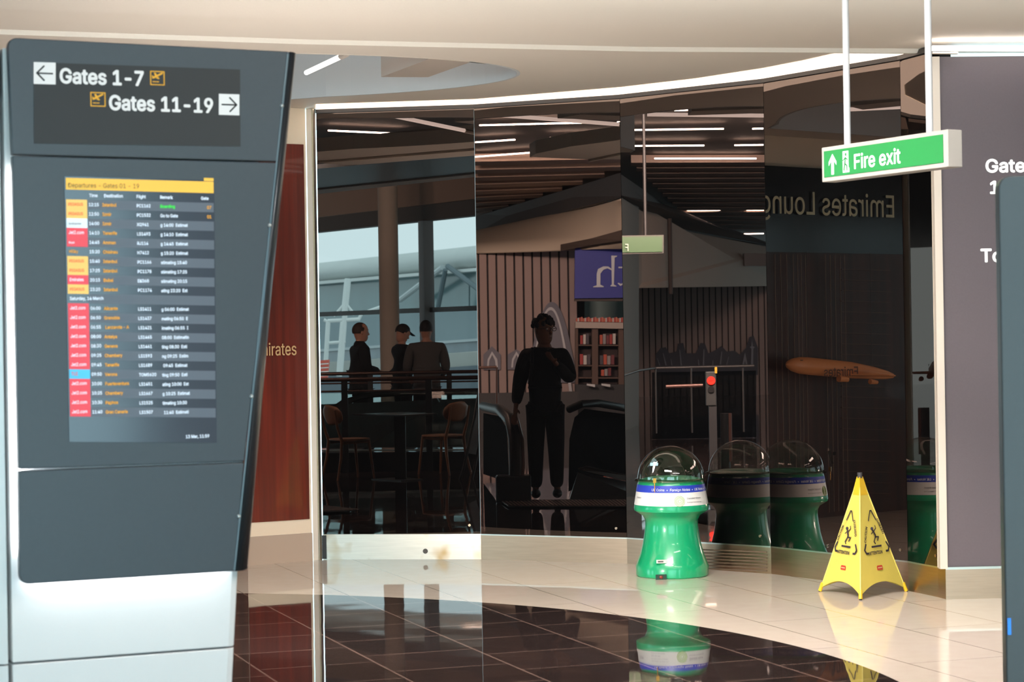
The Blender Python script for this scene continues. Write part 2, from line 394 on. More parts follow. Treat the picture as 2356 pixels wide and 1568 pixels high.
for body, x, y, cap, lab in (('Gates', 2266, 396, 34, 'white word Gates, topmost lettering on the purple-grey wall'), ('1-19', 2274, 445, 33, 'white gate number starting with 1 under the word Gates'), ('Toilets', 2255, 602, 34, 'white word starting with To, lowest lettering on the purple-grey wall')):
    lt = MB(); O = rp(x, y)+RN*.004; sz = cap/4800*12.2/.60
    text_into(lt, body, sz, O, RU, Z, bold=.03, depth=.002, sx=1.08)
    single('wall_lettering', lt, TEXTW, lab, 'lettering', group=None, fixn=False)
# strip light over the right wall
m = MB(); m.prism([P(2146, 104.5, 12.0), P(2480, 104.5, 12.05), P(2480, 113, 12.05), P(2146, 112, 12.0)], (0, .1, 0))
single('strip_light', m, LINE, 'bright straight strip light above the purple-grey wall', 'light')
m = MB(); m.prism([P(2146, 119, 12.1), P(2205, 119, 12.1), P(2205, 123, 12.1), P(2146, 122.5, 12.1)], (0, .04, 0)); struct('trim_6', m, WHITE)

# --- left red wall (its continuation is the lounge front)
FA = Vector((-1.452, 14.95, 0)); FU = Vector((-.857, -.515, 0)).normalized(); FN = Vector((.515, -.857, 0)).normalized()
RED = mat_wood('burgundy_wood', (74, 17, 8), (116, 34, 18), (22, 22, .9), .28, .3)
def fw(s, z, n=0): return FA+FU*s+Z*z+FN*n
m = MB(); m.prism([fw(.02, .3), fw(.50, .3), fw(.50, 2.98), fw(.02, 2.98)], -FN*.05); struct('wall_left', m, RED)
m = MB(); m.prism([fw(0, 0), fw(2.5, 0), fw(2.5, .20), fw(0, .20)], -FN*.04); struct('baseboard_left', m, M('greige_base', (178, 158, 142), .35))
m = MB(); m.prism([fw(0, .2, -.01), fw(2.5, .2, -.01), fw(2.5, ZT, -.01), fw(0, ZT, -.01)], -FN*.1); struct('wall_left_backing', m, M('cream_wall', (233, 214, 190), .6))
GOLD = M('gold_letter', (226, 190, 140), .3, .3)
# small gold lettering near the red panel edge
t_ = MB(); O = hit(681, 816, FA, -FU)+FN*.012; text_into(t_, 'Emirates', .17, O, -FU, Z, align='RIGHT', sx=.72, bold=.006, depth=.004)
single('gold_lettering', t_, GOLD, 'small gold lettering on the burgundy wood panel', 'lettering', fixn=False)

# --- soffit with oval recess (curve fill), cove strip, bulkhead
EDGE = [Vector((-3.1, 10.96, 0)), Vector((-2.7, 11.1, 0)), Vector((-1.16, 11.64, 0)), Vector((.76, 12.16, 0)), Vector((2.39, 12.42, 0)), Vector((3.2, 12.5, 0)), Vector((6, 12.5, 0))]
def curve_slab(name, outer, holes, z, th, mat):
    cu = bpy.data.curves.new(name, 'CURVE'); cu.dimensions = '2D'; cu.fill_mode = 'BOTH'; cu.extrude = th/2
    for pts in [outer]+holes:
        sp = cu.splines.new('POLY'); sp.points.add(len(pts)-1)
        for q, p in zip(sp.points, pts): q.co = (p[0], p[1], 0, 1)
        sp.use_cyclic_u = True
    t = bpy.data.objects.new('t', cu); COL.objects.link(t); dg = bpy.context.evaluated_depsgraph_get()
    me = bpy.data.meshes.new_from_object(t.evaluated_get(dg)); bpy.data.objects.remove(t)
    me.materials.clear(); me.materials.append(mat); me.name = name
    o = bpy.data.objects.new(name, me); COL.objects.link(o); o.location = (0, 0, z+th/2); o['kind'] = 'structure'; return o
EL = lambda a: (-2.2+2.27*math.cos(math.radians(a)), 13.2+1.18*math.sin(math.radians(a)))
near_arc = [EL(a) for a in range(270, 360, 5)]          # near side of the opening, left to right tip
far_arc = [EL(a) for a in range(0, 70, 5)]              # far side, right tip to left
opening = [(-3.2, 11.6), (-2.9, 11.8)] + near_arc + far_arc + [(-1.55, 14.42), (-2.10, 14.09), (-3.39, 13.32), (-3.62, 13.3)]
# cove strip: between outer edge pixels and the glass head
so = [P(px, py, 1) for px, py in ((727, 240), (1092, 231), (1427, 201), (1600, 183), (1757, 158), (1850, 138), (1940, 119))]
so = [FL(px, py, ZT) for px, py in ((727, 240), (1092, 228.5), (1427, 201), (1600, 181), (1757, 157), (1850, 139), (1938, 119))]
outer = [(e.x, e.y) for e in EDGE][::-1] + opening + [(-3.8, 16.5), (6, 16.5)]
curve_slab('ceiling', outer, [], ZT+.002, .05, CEILM)
for a_ in range(len(so)): so[a_].z = 0
cv = MB(); inner = [J[0], J[1], J[2], (J[2]+J[3])/2, J[3], (J[3]+J[4])/2, J[4]]
for k in range(6): cv.prism([so[k]+Z*(ZT-.004), so[k+1]+Z*(ZT-.004), inner[k+1]+Z*(ZT-.004)+Vector((0, -.02, 0)), inner[k]+Z*(ZT-.004)+Vector((0, -.02, 0))], Z*.004)
cv.prism([so[6]+Z*(ZT-.004), Vector((2.05, 12.36, ZT-.004)), Vector((2.39, 12.42, ZT-.004)), J[4]+Z*(ZT-.004)+Vector((0, -.02, 0))], Z*.004)
single('cove_light', cv, STRIP, 'curved warm white cove light following the head of the dark glass wall', 'light')
# upstand around the opening: high on the far side, low on the near side
rc = MB(); rc.grid([[Vector((x, y, z)) for x, y in opening[14:]] for z in (ZT, 4.45)])
struct('wall_opening_far', rc, M('recess_paint', (214, 218, 220), .7), fixn=False, sol=.02)
rc = MB(); rc.grid([[Vector((x, y, z)) for x, y in opening[:16]] for z in (ZT, ZT+.12)])
struct('wall_opening_near', rc, CEILM, fixn=False, sol=.02)
ll = MB(); a, b = P(705, 167, 13.7), P(797, 124, 12.5); ll.tube([a, a.lerp(b, .88)], .016, 10)
L_ = Thing('recess_light', 'slim tube light set inside the oval ceiling recess', 'light', a)
L_.part('lamp_tube', ll, LINE); e = MB(); e.tube([a.lerp(b, .88), b], .02, 10); L_.part('end_cap', e, WHITE)
bm_ = MB(); a, b = P(877, 177, 13.5), P(1012, 126, 12.45); bm_.prism([a, b, b+Z*.35, a+Z*.35], (.3, .05, 0)); struct('ceiling_beam', bm_, M('beam_paint', (196, 186, 176), .7))
# bulkhead: underside then upward curve
bk = MB(); prof = [(0, ZT+.004), (0, ZT-.02), (-.03, ZT-.02), (-.05, ZT+.004), (-.6, ZT+.012), (-.85, ZT+.03), (-1.1, ZT+.1), (-1.3, ZT+.24), (-1.36, ZT+.34), (-1.2, ZT+.36), (0, ZT+.14)]
rows = []
for i, e in enumerate(EDGE):
    d = (EDGE[min(i+1, len(EDGE)-1)]-EDGE[max(i-1, 0)]).normalized(); nn = Vector((-d.y, d.x, 0))
    rows.append([e+nn*o+Z*z for o, z in prof])
bk.grid(rows); struct('ceiling_bulkhead', bk, CEILM, smooth=True, fixn=False)
# hall ceiling
m = MB(); m.box((-21, 2.5, 4.5), (58, 28.2, .1))
struct('ceiling_hall', m, M('hall_ceiling', (88, 80, 76), .8))

# ================================================================== DEPARTURES TOTEM
dl, dr = 6.9, 7.27
TL = P(20, 700, dl); TR_ = P(640, 700, dr); TU = Vector((TR_.x-TL.x, TR_.y-TL.y, 0)).normalized(); TN = Vector((TU.y, -TU.x, 0))
T0 = Vector((TL.x, TL.y, 0))
def tp(px, py, n=0): return hit(px, py, T0, TU)+TN*n
def tuz(px, py):
    v = tp(px, py)-T0; return (v.dot(TU), v.z)
T = Thing('departures_totem', 'tall slate and white totem with gate signs and a lit departures screen', 'information totem', T0+TU*.45+Vector((0, .2, 0)))
def rounded(pts, rads, n=6):
    out = []
    for i, p in enumerate(pts):
        p = Vector(p); a = (Vector(pts[i-1])-p); b = (Vector(pts[(i+1) % len(pts)])-p); r = rads[i]
        if r == 0: out.append(p); continue
        p0, p1 = p+a.normalized()*r, p+b.normalized()*r
        for k in range(n+1):
            t = k/n; out.append(p0*(1-t)**2+p*2*t*(1-t)+p1*t*t)
    return out
th_ = .04
up = MB(); up.prism(rounded([tp(29, 355), tp(18, 86), tp(667, 119), tp(641, 371)], [0, .035, .01, 0]), -TN*th_)
T.part('sign_panel', up, SLATE, bev=.003)
mdp = MB(); mdp.prism([tp(43, 1078.5), tp(29, 358), tp(640.5, 374), tp(562, 1060)], -TN*th_)
T.part('screen_panel', mdp, SLATE, bev=.003)
lw = MB(); lw.prism(rounded([tp(46, 1344), tp(43, 1083), tp(561.5, 1064), tp(542, 1313)], [.035, 0, 0, .004]), -TN*th_)
T.part('lower_panel', lw, SLATE, bev=.003)
# side cheek: rounded rail down the right edge
rows = []
for (ax, ay), (bx, by) in (((667, 119), (697, 126)), ((606, 660), (645, 690)), ((541, 1313), (590, 1310))):
    a = tp(ax, ay, -.004); U2 = (TU*.55-TN*.83).normalized(); wd = (bx-ax)/F*dr/.62
    row = []
    for k in range(9):
        t = k/8*PI/2; row.append(a+TU*(.045*math.sin(t))*(wd/.075)-TN*(.16*(1-math.cos(t))))
    rows.append(row)
ck = MB(); ck.grid(rows); 
T.part('side_cheek', ck, M('cheek_metal', (74, 80, 86), .28, .6), smooth=True, sol=.012, fixn=False)
sm = MB(); sm.prism([tp(660, 124, .002), tp(664, 124, .002), tp(541, 1311, .002), tp(537, 1311, .002)], -TN*.002); T.part('edge_seam', sm, M('seam', (104, 120, 128), .3, .5))
for x, y in ((648, 243), (620, 518), (578, 911), (549, 1187)):
    sc = MB(); c = tp(x, y); sc.ell(c+TN*.002, (.0065, .0065, .0065)); T.part('screw', sc, M('screw_zinc', (222, 224, 222), .35, .4), smooth=True)
# white body behind, with led halo
bd = MB()
b0 = [tp(46, 1568), tp(549, 1568)]
def tl(u, z, n): return T0+TU*u+Z*z+TN*n
uR = lambda z: .90-.0*(z) 
zs = [0, 1.0, 2.55]
def ur(z): # right edge of the white body tapers inwards towards the floor
    zt, zb = tuz(640, 371)[1], tuz(542, 1313)[1]; ut, ub = tuz(640, 371)[0], tuz(565, 1313)[0]-.0
    return ub+(z-zb)/(zt-zb)*(ut-ub)*.98 if z > zb else ub-(zb-z)*.066
zb = tuz(565, 1313)[1]; zj = tuz(556, 1493)[1]
def body(z0, z1, inset=0):
    m = MB(); r = []
    for z in (z0, z1):
        u0, u1 = -.005, ur(z)-(.0 if z <= zb+.01 else .05)
        o = [(u0+.01, -.065), (u1-.03, -.065), (u1-.008, -.075), (u1, -.1), (u1, -.40), (u1-.03, -.43), (u0, -.43)]
        o = [(u, n+inset) for u, n in o]
        r.append([tl(u, z, n) for u, n in o])
    n = len(r[0]); m.add(r[0]+r[1], [tuple(range(n)), tuple(range(n, 2*n))[::-1]]+[(i, (i+1) % n, n+(i+1) % n, n+i) for i in range(n)])
    return m
GW = M("gloss_white", (252, 253, 253), .25)
T.part('base', body(0, zj-.003), GW, bev=.004); T.part('body', body(zj+.003, tuz(640, 110)[1]-.03), GW, bev=.004)
# second face at the left: white lower part, dark cap
lf = MB(); zc = tuz(2, 220)[1]; zj2 = zj
lf.prism([tl(-.012, z, -.05) for z in (0, zj-.003)]+[tl(-.50, z, -.18) for z in (zj-.003, 0)], -TN*.25)
T.part('side_base', lf, GW)
lf = MB(); lf.prism([tl(-.012, zj+.003, -.05), tl(-.012, zc, -.05), tl(-.50, zc, -.18), tl(-.50, zj+.003, -.18)], -TN*.25); T.part('side_body', lf, GW)
lf = MB(); lf.prism([tl(-.014, zc+.004, -.06), tl(-.014, zc+.165, -.06), tl(-.50, zc+.165, -.19), tl(-.50, zc+.004, -.19)], -TN*.24); T.part('side_cap', lf, M('cap_grey', (92, 94, 96), .4))
# led strips that wash the white body around the slate panels
led = MB(); a, b = tuz(52, 1336), tuz(540, 1306)
led.prism([tl(a[0]+.03, a[1]+.004, -.043), tl(b[0]-.02, b[1]+.004, -.043), tl(b[0]-.02, b[1]+.012, -.043), tl(a[0]+.03, a[1]+.012, -.043)], -TN*.016)
a, b = tuz(40, 1270), tuz(28, 390)
led.prism([tl(a[0]+.012, a[1], -.044), tl(a[0]+.022, a[1], -.044), tl(b[0]+.022, b[1], -.044), tl(b[0]+.012, b[1], -.044)], -TN*.006)
T.part('edge_led', led, M('led_white', raw=(1, 1, 1), emit=30))
# upper sign
sg = MB(); sg.prism([tp(78, 330, .001), tp(77, 143, .001), tp(552, 160, .001), tp(553, 337, .001)], TN*.0015)
SIGN = T.part('sign_face', sg, M('sign_black', (44, 46, 48), .5, noise=.05))
wt = MB(); yl = MB(); bt = MB()
AMB = M('amber_print', (232, 172, 40), .5, emit=.25)
def sq(px, py, w, h, direction):
    q = MB(); q.prism([tp(px, py+h, .003), tp(px, py, .003), tp(px+w, py+w*.03, .003), tp(px+w, py+h+w*.03, .003)], TN*.001); wt.merge(q)
    O = tp(px+w/2, py+h/2+.8, .0045); s = .00058*w*1.5; d = direction
    stroke(bt, O, TU, Z, [(-.026*d, -.0005), (.026*d, -.0005)], .0055, 0); stroke(bt, O, TU, Z, [(.002*d, .024), (.026*d, 0), (.002*d, -.024)], .0055, 0)
def flush(nw, nb_, ny):
    global wt, bt, yl
    if wt.v: T.part(nw, wt, TEXTW, SIGN, fixn=False)
    if bt.v: T.part(nb_, bt, BLACK, SIGN)
    if yl.v: T.part(ny, yl, AMB, SIGN, fixn=False)
    wt, bt, yl = MB(), MB(), MB()
sq(77, 143, 50.5, 50, -1); flush('arrow_tile', 'arrow', '')
sq(503, 216, 47, 48, 1); flush('arrow_tile', 'arrow', '')
text_into(wt, 'Gates 1-7', .093, tp(136, 190.5, .0025), TU, Z, bold=.024, sx=.90); flush('white_lettering', '', '')
text_into(wt, 'Gates 11-19', .093, tp(249.5, 252, .0025), TU, Z, bold=.024, sx=.90); flush('white_lettering', '', '')
def gate_icon(px, py, w, h):
    O = tp(px, py+h, .0025); s = .00145
    def q(pts): return [(a*s, b*s) for a, b in pts]
    stroke(yl, O, TU, Z, q([(1, 1), (w-1, 1), (w-1, h-1), (1, h-1), (1, 1)]), .0034, 0)
    poly2(yl, O, TU, Z, q([(5, 15), (10, 16), (30, 27), (30, 30), (27, 30), (16, 24), (13, 29), (9, 29), (11, 22), (8, 20), (5, 23), (4, 22)]), 0)
    poly2(yl, O, TU, Z, q([(13, 17), (20, 14), (22, 16), (18, 20)]), 0)
    stroke(yl, O, TU, Z, q([(6, 8), (13, 8)]), .003, 0); stroke(yl, O, TU, Z, q([(15, 8), (20, 8)]), .003, 0)
gate_icon(345.5, 162.5, 34, 33); flush('', '', 'gate_pictogram')
gate_icon(208, 211.5, 35, 33); flush('', '', 'gate_pictogram')
# departures screen
def em(name, rgb, k=.75): 
    return M(name, rgb, .35, emit=k*.72)
S0, S1 = tp(153, 1010, .001), tp(150, 409, .001)
def sx_(x): return tuz(153+x*343, 700)[0]      # x: 0..1 across
def sp(x, y, n=.001):                            # y: 0..1 down
    px = 150.5+x*340+ (x*5.5+ (1-x)*11)*y; py = 409+ y*595 + x*(9*(1-y)+2*y)
    return tp(px, py, n)
def sq2(mb, x0, y0, x1, y1, n=.004):
    mb.prism([sp(x0, y1, n), sp(x0, y0, n), sp(x1, y0, n), sp(x1, y1, n)], TN*.0006); return mb
scr = MB(); sq2(scr, -.008, -.006, 1.006, 1.02, .0025)
SCR = T.part('screen', scr, M('screen_dark', (60, 66, 76), .12, emit=.35))
nrow = 25; y0r = .083; dy = (1-.083)/ (nrow+.15)
MT = dict(row=em('scr_row', (92, 100, 112), .35), r=em('scr_red', (214, 62, 76), .85), y=em('scr_yellow', (222, 184, 96), .85), h=em('scr_header', (224, 178, 62), .85),
          w=em('scr_white', (214, 228, 238), .8), b=em('scr_blue', (70, 180, 222), .8), tw=em('scr_textw', (220, 232, 245), .8), ta=em('scr_amber', (226, 160, 40), .85),
          tg=em('scr_green', (50, 225, 70), .9), tk=em('scr_dark', (92, 66, 24), .5), tr=em('scr_redt', (220, 80, 50), .8))
def cellp(name, mt, x0, y0, x1, y1, n):
    m = MB(); sq2(m, x0, y0, x1, y1, n); T.part(name, m, MT[mt], SCR, fixn=False)
def txtp(name, mt, items, sz=.0205, bold=.02, sx=.86):
    m = MB()
    for body, x, y in items: text_into(m, body, sz, sp(x, y, .0055), TU, Z, bold=bold, sx=sx)
    T.part(name, m, MT[mt], SCR, fixn=False)
cellp('header_bar', 'h', 0, 0, 1, .045, .004); cellp('header_tab', 'h', .935, -.014, 1.0, -.002, .004)
txtp('header_text', 'tk', [('Departures - Gates 01 - 19', .012, .037)], .030, .0, .88)
for ct in [('Time', .155, .072), ('Destination', .255, .072), ('Flight', .475, .072), ('Remark', .635, .072), ('Gate', .912, .072)]: txtp('column_title', 'tw', [ct])
rowsd = [('y', '12:15', 'Istanbul', 'PC1162', 'Boarding', '07'), ('y', '12:50', 'Izmir', 'PC1532', 'Go to Gate', '01'), ('w', '14:00', 'Izmir', 'XQ941', 'g 14:00  Estimat', ''),
 ('r', '14:10', 'Tenerife', 'LS1493', 'g 14:10  Estimat', ''), ('r2', '14:45', 'Amman', 'RJ114', 'g 14:45  Estimat', ''), ('o', '15:20', 'Chisinau', 'H7412', 'g 15:20  Estimat', ''),
 ('y', '15:40', 'Istanbul', 'PC1166', 'stimating 15:40', ''), ('y', '17:25', 'Istanbul', 'PC1178', 'stimating 17:25', ''), ('e', '20:15', 'Dubai', 'EK068', 'stimating 20:15', ''),
 ('y', '23:20', 'Istanbul', 'PC1174', 'ating 23:20  Est', ''), None, ('r', '06:00', 'Alicante', 'LS1411', 'g 06:00  Estimat', ''), ('r', '06:50', 'Grenoble', 'LS1437', 'mating 06:50  E', ''),
 ('r', '06:55', ' Lanzarote - A', 'LS1421', 'imating 06:55  I', ''), ('r', '08:00', 'Antalya', 'LS1465', '08:00  Estimatin', ''), ('r', '08:30', 'Geneva', 'LS1461', 'ting 08:30  Esti', ''),
 ('r', '09:25', 'Chambery', 'LS1593', 'ng 09:25  Estim', ''), ('r', '09:45', 'Tenerife', 'LS1689', ' 09:45  Estimat', ''), ('b', '09:50', 'Verona', 'TOM5620', 'ting 09:50  Esti', ''),
 ('r', '10:00', 'Fuerteventura', 'LS1451', 'ating 10:00  Est', ''), ('r', '10:25', 'Chambery', 'LS1667', 'g 10:25  Estimat', ''), ('r', '10:30', 'Paphos', 'LS1525', 'timating 10:30', ''), ('r', '11:40', 'Gran Canaria', 'LS1507', ' 11:40  Estimati', '')]
for i, rw in enumerate(rowsd):
    ya = y0r+i*dy; yb = ya+dy; yt = yb-dy*.33
    if i % 2 == 0: cellp('row_band', 'row', .145, ya, 1, yb, .0034)
    if rw is None: txtp('date_text', 'tw', [('Saturday, 14 March', .01, yt)]); continue
    k = rw[0]; c = {'y': 'y', 'w': 'w', 'r': 'r', 'r2': 'r', 'e': 'r', 'b': 'b'}.get(k)
    if c: cellp('airline_cell', c, 0, ya, .142, yb, .0042)
    lg = {'y': ('tr', 'PEGASUS', .019), 'w': ('tk', 'SunExpress', .014), 'r': ('tw', 'Jet2.com', .021), 'r2': ('tw', 'Royal', .013), 'e': ('tw', 'Emirates', .021), 'o': ('ta', 'HiSky', .02), 'b': ('tr', 'TUI', .022)}[k]
    txtp('airline_name', lg[0], [(lg[1], .012, yt)], lg[2], .01, .8)
    wl = [(rw[1], .150, yt), (rw[3], .475, yt)]
    if rw[4] == 'Boarding': txtp('remark_text', 'tg', [(rw[4], .635, yt)])
    else: txtp('remark_text', 'tw', [(rw[4], .635, yt)])
    txtp('time_text', 'tw', wl[:1]); txtp('flight_number', 'tw', wl[1:])
    txtp('destination_text', 'ta', [(rw[2], .243, yt)])
    if rw[5]: txtp('gate_number', 'ta', [(rw[5], .952, yt)])
txtp('clock_text', 'tw', [('13 Mar, 11:59', .79, 1.003)])

# ================================================================== RIGHT EDGE TOTEM (mostly out of frame)
KA = P(2303, 780, 7.6); KU = Vector((.99, -.10, 0)).normalized(); KN = Vector((KU.y, -KU.x, 0)); K0 = Vector((KA.x, KA.y, 0))
kz = P(2303, 404, 7.6).z
Kt = Thing('slate_totem', 'dark slate totem cut off by the right edge of the view', 'information totem', K0+KU*.45)
m = MB(); m.prism(rounded([K0+Z*.12, K0+Z*kz, K0+KU*.9+Z*kz, K0+KU*.9+Z*.12], [0, .05, .05, 0]), -KN*.10)
kb = Kt.part('panel', m, M('totem_dark', (52, 60, 64), .35, noise=.06, nscale=50), bev=.006)
m = MB(); m.box(K0+KU*.45+Z*.06-KN*.05, (.8, .2, .12), math.atan2(KU.y, KU.x)); Kt.part('plinth', m, BLACK)
m = MB(); c = hit(2322, 1440, K0, KU); m.box(c+KN*.001, (.012, .01, .06), math.atan2(KU.y, KU.x)); Kt.part('indicator_light', m, M('blue_lamp', (20, 110, 210), .3, emit=.8))

# ================================================================== FIRE EXIT SIGN
da, db = 10.336, 9.5
A_ = P(1890, 340, da); B_ = P(2180, 297, db)
EU = Vector((B_.x-A_.x, B_.y-A_.y, 0)); EL = EU.length; EU.normalize(); EN = Vector((EU.y, -EU.x, 0))
if EN.y > 0: EN = -EN
zt_ = (A_.z+B_.z)/2; zb_ = (P(1890, 418, da).z+P(2180, 385, db).z)/2; hh_ = zt_-zb_
E0 = Vector((A_.x, A_.y, zb_))
Ex = Thing('fire_exit_sign', 'green and white fire exit sign box hung from two white rods', 'exit sign', E0+EU*EL/2-EN*.04)
GREYW = M('sign_housing', (172, 168, 162), .45)
m = MB(); m.prism([E0, E0+EU*EL, E0+EU*EL+Z*hh_, E0+Z*hh_], -EN*.085); hs = Ex.part('housing', m, GREYW, bev=.004)
GREEN = M('exit_green', (40, 132, 70), .4, emit=.1)
m = MB(); m.prism([E0+EU*.022+Z*.022+EN*.001, E0+EU*(EL-.03)+Z*.022+EN*.001, E0+EU*(EL-.03)+Z*(hh_-.02)+EN*.001, E0+EU*.022+Z*(hh_-.02)+EN*.001], EN*.002)
fc = Ex.part('green_face', m, GREEN)
ew = MB()
def ep(px, py): return hit(px, py, E0, EU)+EN*.0035
text_into(ew, 'Fire exit', .135, ep(1965.5, 388.5), EU, Z, bold=.012, sx=1.02)
O = ep(1917, 377.5); stroke(ew, O, EU, Z, [(0, -.045), (0, .03)], .02, 0); poly2(ew, O, EU, Z, [(-.03, .012), (-.03, -.006), (0, .03), (.03, -.006), (.03, .012), (0, .05)], 0)
O = ep(1947, 372); poly2(ew, O, EU, Z, [(-.022, -.052), (.028, -.052), (.028, -.03), (.022, -.03), (.022, .052), (-.022, .052)], 0)
Ex.part('lettering', ew, M('exit_white', (240, 252, 244), .4, emit=.6), fc, fixn=False)
rg = MB(); O = O+EN*.0015; rg.ell(O+Z*.036+EU*.004, (.006, .006, .008)); stroke(rg, O, EU, Z, [(0, .02), (-.004, -.008), (-.012, -.04)], .009, 0); stroke(rg, O, EU, Z, [(-.004, -.008), (.012, -.02), (.012, -.042)], .007, 0); stroke(rg, O, EU, Z, [(-.018, .008), (0, .02), (.016, .01)], .006, 0)
Ex.part('running_figure', rg, GREEN, fc)
for px, tx in ((1950, 1949), (2139, 2137)):
    b = hit(px, 330 if px < 2000 else 305, E0-EN*.04, EU); m = MB(); m.tube([Vector((b.x, b.y, zt_-.002)), Vector((b.x, b.y, 3.9))], .0165, 16)
    Ex.part('rod', m, M('rod_white', (186, 190, 194), .4), smooth=True)

# ================================================================== COIN GLOBE
GC = Vector((1.025, 13.66, 0)); pm = 4800/13.66
Gb = Thing('donation_globe', 'round green plastic donation box with a clear dome beside the dark glass wall', 'donation box', GC)
GP = M('green_plastic', (10, 156, 104), .3, coat=.5)
r = lambda w: w/pm/2
hz = lambda py: (1329-py)/pm
prof = [(.0, 0), (r(160), 0), (r(166), .008), (r(168), hz(1306)), (r(160), hz(1296)), (r(146), hz(1278)), (r(134), hz(1255)), (r(126), hz(1232)), (r(121), hz(1212)), (r(122), hz(1200)), (r(132), hz(1190)), (r(152), hz(1184)), (r(170), hz(1178)), (r(172), hz(1172)), (r(170), hz(1166)), (r(154), hz(1117)), (r(150), hz(1112)), (r(150), hz(1109)), (0, hz(1109))]
m = MB(); m.lathe(GC, prof, 64, cap=False); gbody = Gb.part('body', m, GP, smooth=True)
def cone_band(y0, y1, ex, a0=0, a1=360, n=72):
    rows = []
    for y in (y0, y1):
        f = (1166-y)/(1166-1117); rad = r(170)+(r(154)-r(170))*f+ex
        rows.append([GC+Vector((rad*math.cos(math.radians(a)), rad*math.sin(math.radians(a)), hz(y))) for a in [a0+(a1-a0)*k/n for k in range(n+1)]])
    return rows
m = MB(); m.grid(cone_band(1164, 1134, .001)); lb = Gb.part('white_label', m, M('label_white', (238, 236, 232), .35), smooth=True)
m = MB(); m.grid(cone_band(1134, 1118, .0012)); bb = Gb.part('blue_band', m, M('label_blue', (40, 62, 178), .35), smooth=True)
def label_text(body, a_start, y, size, mat, name, parent, bold=.01):
    q = MB()
    if isinstance(body, list):   # unreadable small print: plain bars the length of words
        x = 0
        for wl_ in body:
            q.add([(x, 0, 0), (x+wl_, 0, 0), (x+wl_, 0, size), (x, 0, size)], [(0, 1, 2, 3)]); x += wl_+.004
    else: text_into(q, body, size, (0, 0, 0), (1, 0, 0), (0, 0, 1), bold=bold, depth=0)
    for v in q.v:
        zz = hz(y)+v.z; py = 1329-zz*pm; f = (1166-py)/(1166-1117); rad = r(170)+(r(154)-r(170))*f+.0022
        a = math.radians(a_start)+v.x/rad; w = GC+Vector((rad*math.cos(a), rad*math.sin(a), zz)); v.x, v.y, v.z = w
    return Gb.part(name, q, mat, parent, fixn=False)
label_text('UK Coins  \u2022  Foreign Notes  \u2022  UK Notes  \u2022  Foreign Coins  \u2022  UK Coins', 232, 1130, .030, M('print_white', (235, 238, 250), .5), 'band_lettering', bb, .02)
grey = M('print_grey', (150, 150, 154), .5)
for k, s in enumerate(([.02, .031, .012, .024, .017], [.014, .022, .026, .01, .03], [.024, .016, .02], [.03, .012, .022, .026])): label_text(s, 228, 1143+k*5.5, .0035, M('print_pale', (196, 196, 198), .5), 'small_print', lb)
label_text('Stansted Airport', 291, 1149, .022, grey, 'name_print', lb); label_text('Passenger Community Fund', 291, 1157, .013, grey, 'name_print', lb)
label_text('Stansted', 196, 1148, .02, grey, 'name_print', lb)
gr = MB()
for rr_ in (.033, .026, .019, .010):
    def bp(a): 
        x, zz = rr_*math.cos(a), rr_*math.sin(a); py0 = 1153-zz*pm; f = (1166-py0)/(49); rad = r(170)+(r(154)-r(170))*f+.002
        an = math.radians(279)+x/rad; return GC+Vector((rad*math.cos(an), rad*math.sin(an), hz(py0)))
    gr.tube([bp(2*PI*k/28) for k in range(29)], .0016, 5)
Gb.part('ring_emblem', gr, M('lime_print', (150, 182, 92), .5), lb)
m = MB(); m.lathe(GC, [(r(150), hz(1112)), (r(166), hz(1111)), (r(168), hz(1108)), (r(160), hz(1105)), (r(150), hz(1105))], 64, cap=False)
Gb.part('dome_flange', m, mat_glass('flange_clear', (.62, .55, .48), .12), smooth=True)
m = MB(); dz = hz(1031)-hz(1106); m.lathe(GC, [(r(154)*math.cos(a), hz(1106)+dz*math.sin(a)) for a in [PI/2*k/18 for k in range(18)]]+[(.001, hz(1031))], 64, cap=False)
Gb.part('dome', m, mat_glass('dome_clear', (.88, .89, .87), .085, rim=.7, pwr=3), smooth=True)
m = MB(); m.lathe(GC, [(r(150), hz(1108)), (r(100), hz(1102)), (r(40), hz(1106)), (.03, hz(1112)), (0.001, hz(1112))], 48, cap=False); Gb.part('coin_funnel', m, GP, gbody, smooth=True)
m = MB(); c = P(1505, 1092, 13.4); m.prism([c+Vector((-.012, 0, .0)), c+Vector((.016, 0, 0)), c+Vector((.022, .02, .09)), c+Vector((0, .02, .11)), c+Vector((-.04, .02, .05))], (0, .012, 0)); m.box(c+Vector((0, -.01, .07)), (.05, .01, .02)); Gb.part('coin_chute', m, mat_glass('chute_clear', (.75, .74, .7), .2))
m = MB(); c = P(1506, 1105, 13.42); m.box(c, (.02, .015, .03)); m.tube([c+Z*-.01, c+Z*-.075], .003, 8); Gb.part('padlock', m, M('brass', (170, 120, 50), .3, 1))
m = MB(); c = P(1522, 1291, 13.44); m.box(c, (.066, .008, .022)); tg_ = Gb.part('serial_tag', m, M('tag', (216, 214, 206), .5), gbody)
m = MB(); m.box(c+Vector((-.006, -.005, 0)), (.036, .002, .010)); Gb.part('tag_print', m, M('tagp', (90, 88, 86), .5), tg_)
m = MB(); c = P(1521, 1327.5, 13.425); m.box(c, (.07, .012, .036)); Gb.part('lock_recess', m, M('recess_green', (10, 50, 36), .5), gbody)
m = MB(); m.ell(c+Vector((0, -.007, .002)), (.012, .006, .011)); Gb.part('padlock', m, M('padlock_red', (120, 40, 30), .4), smooth=True)

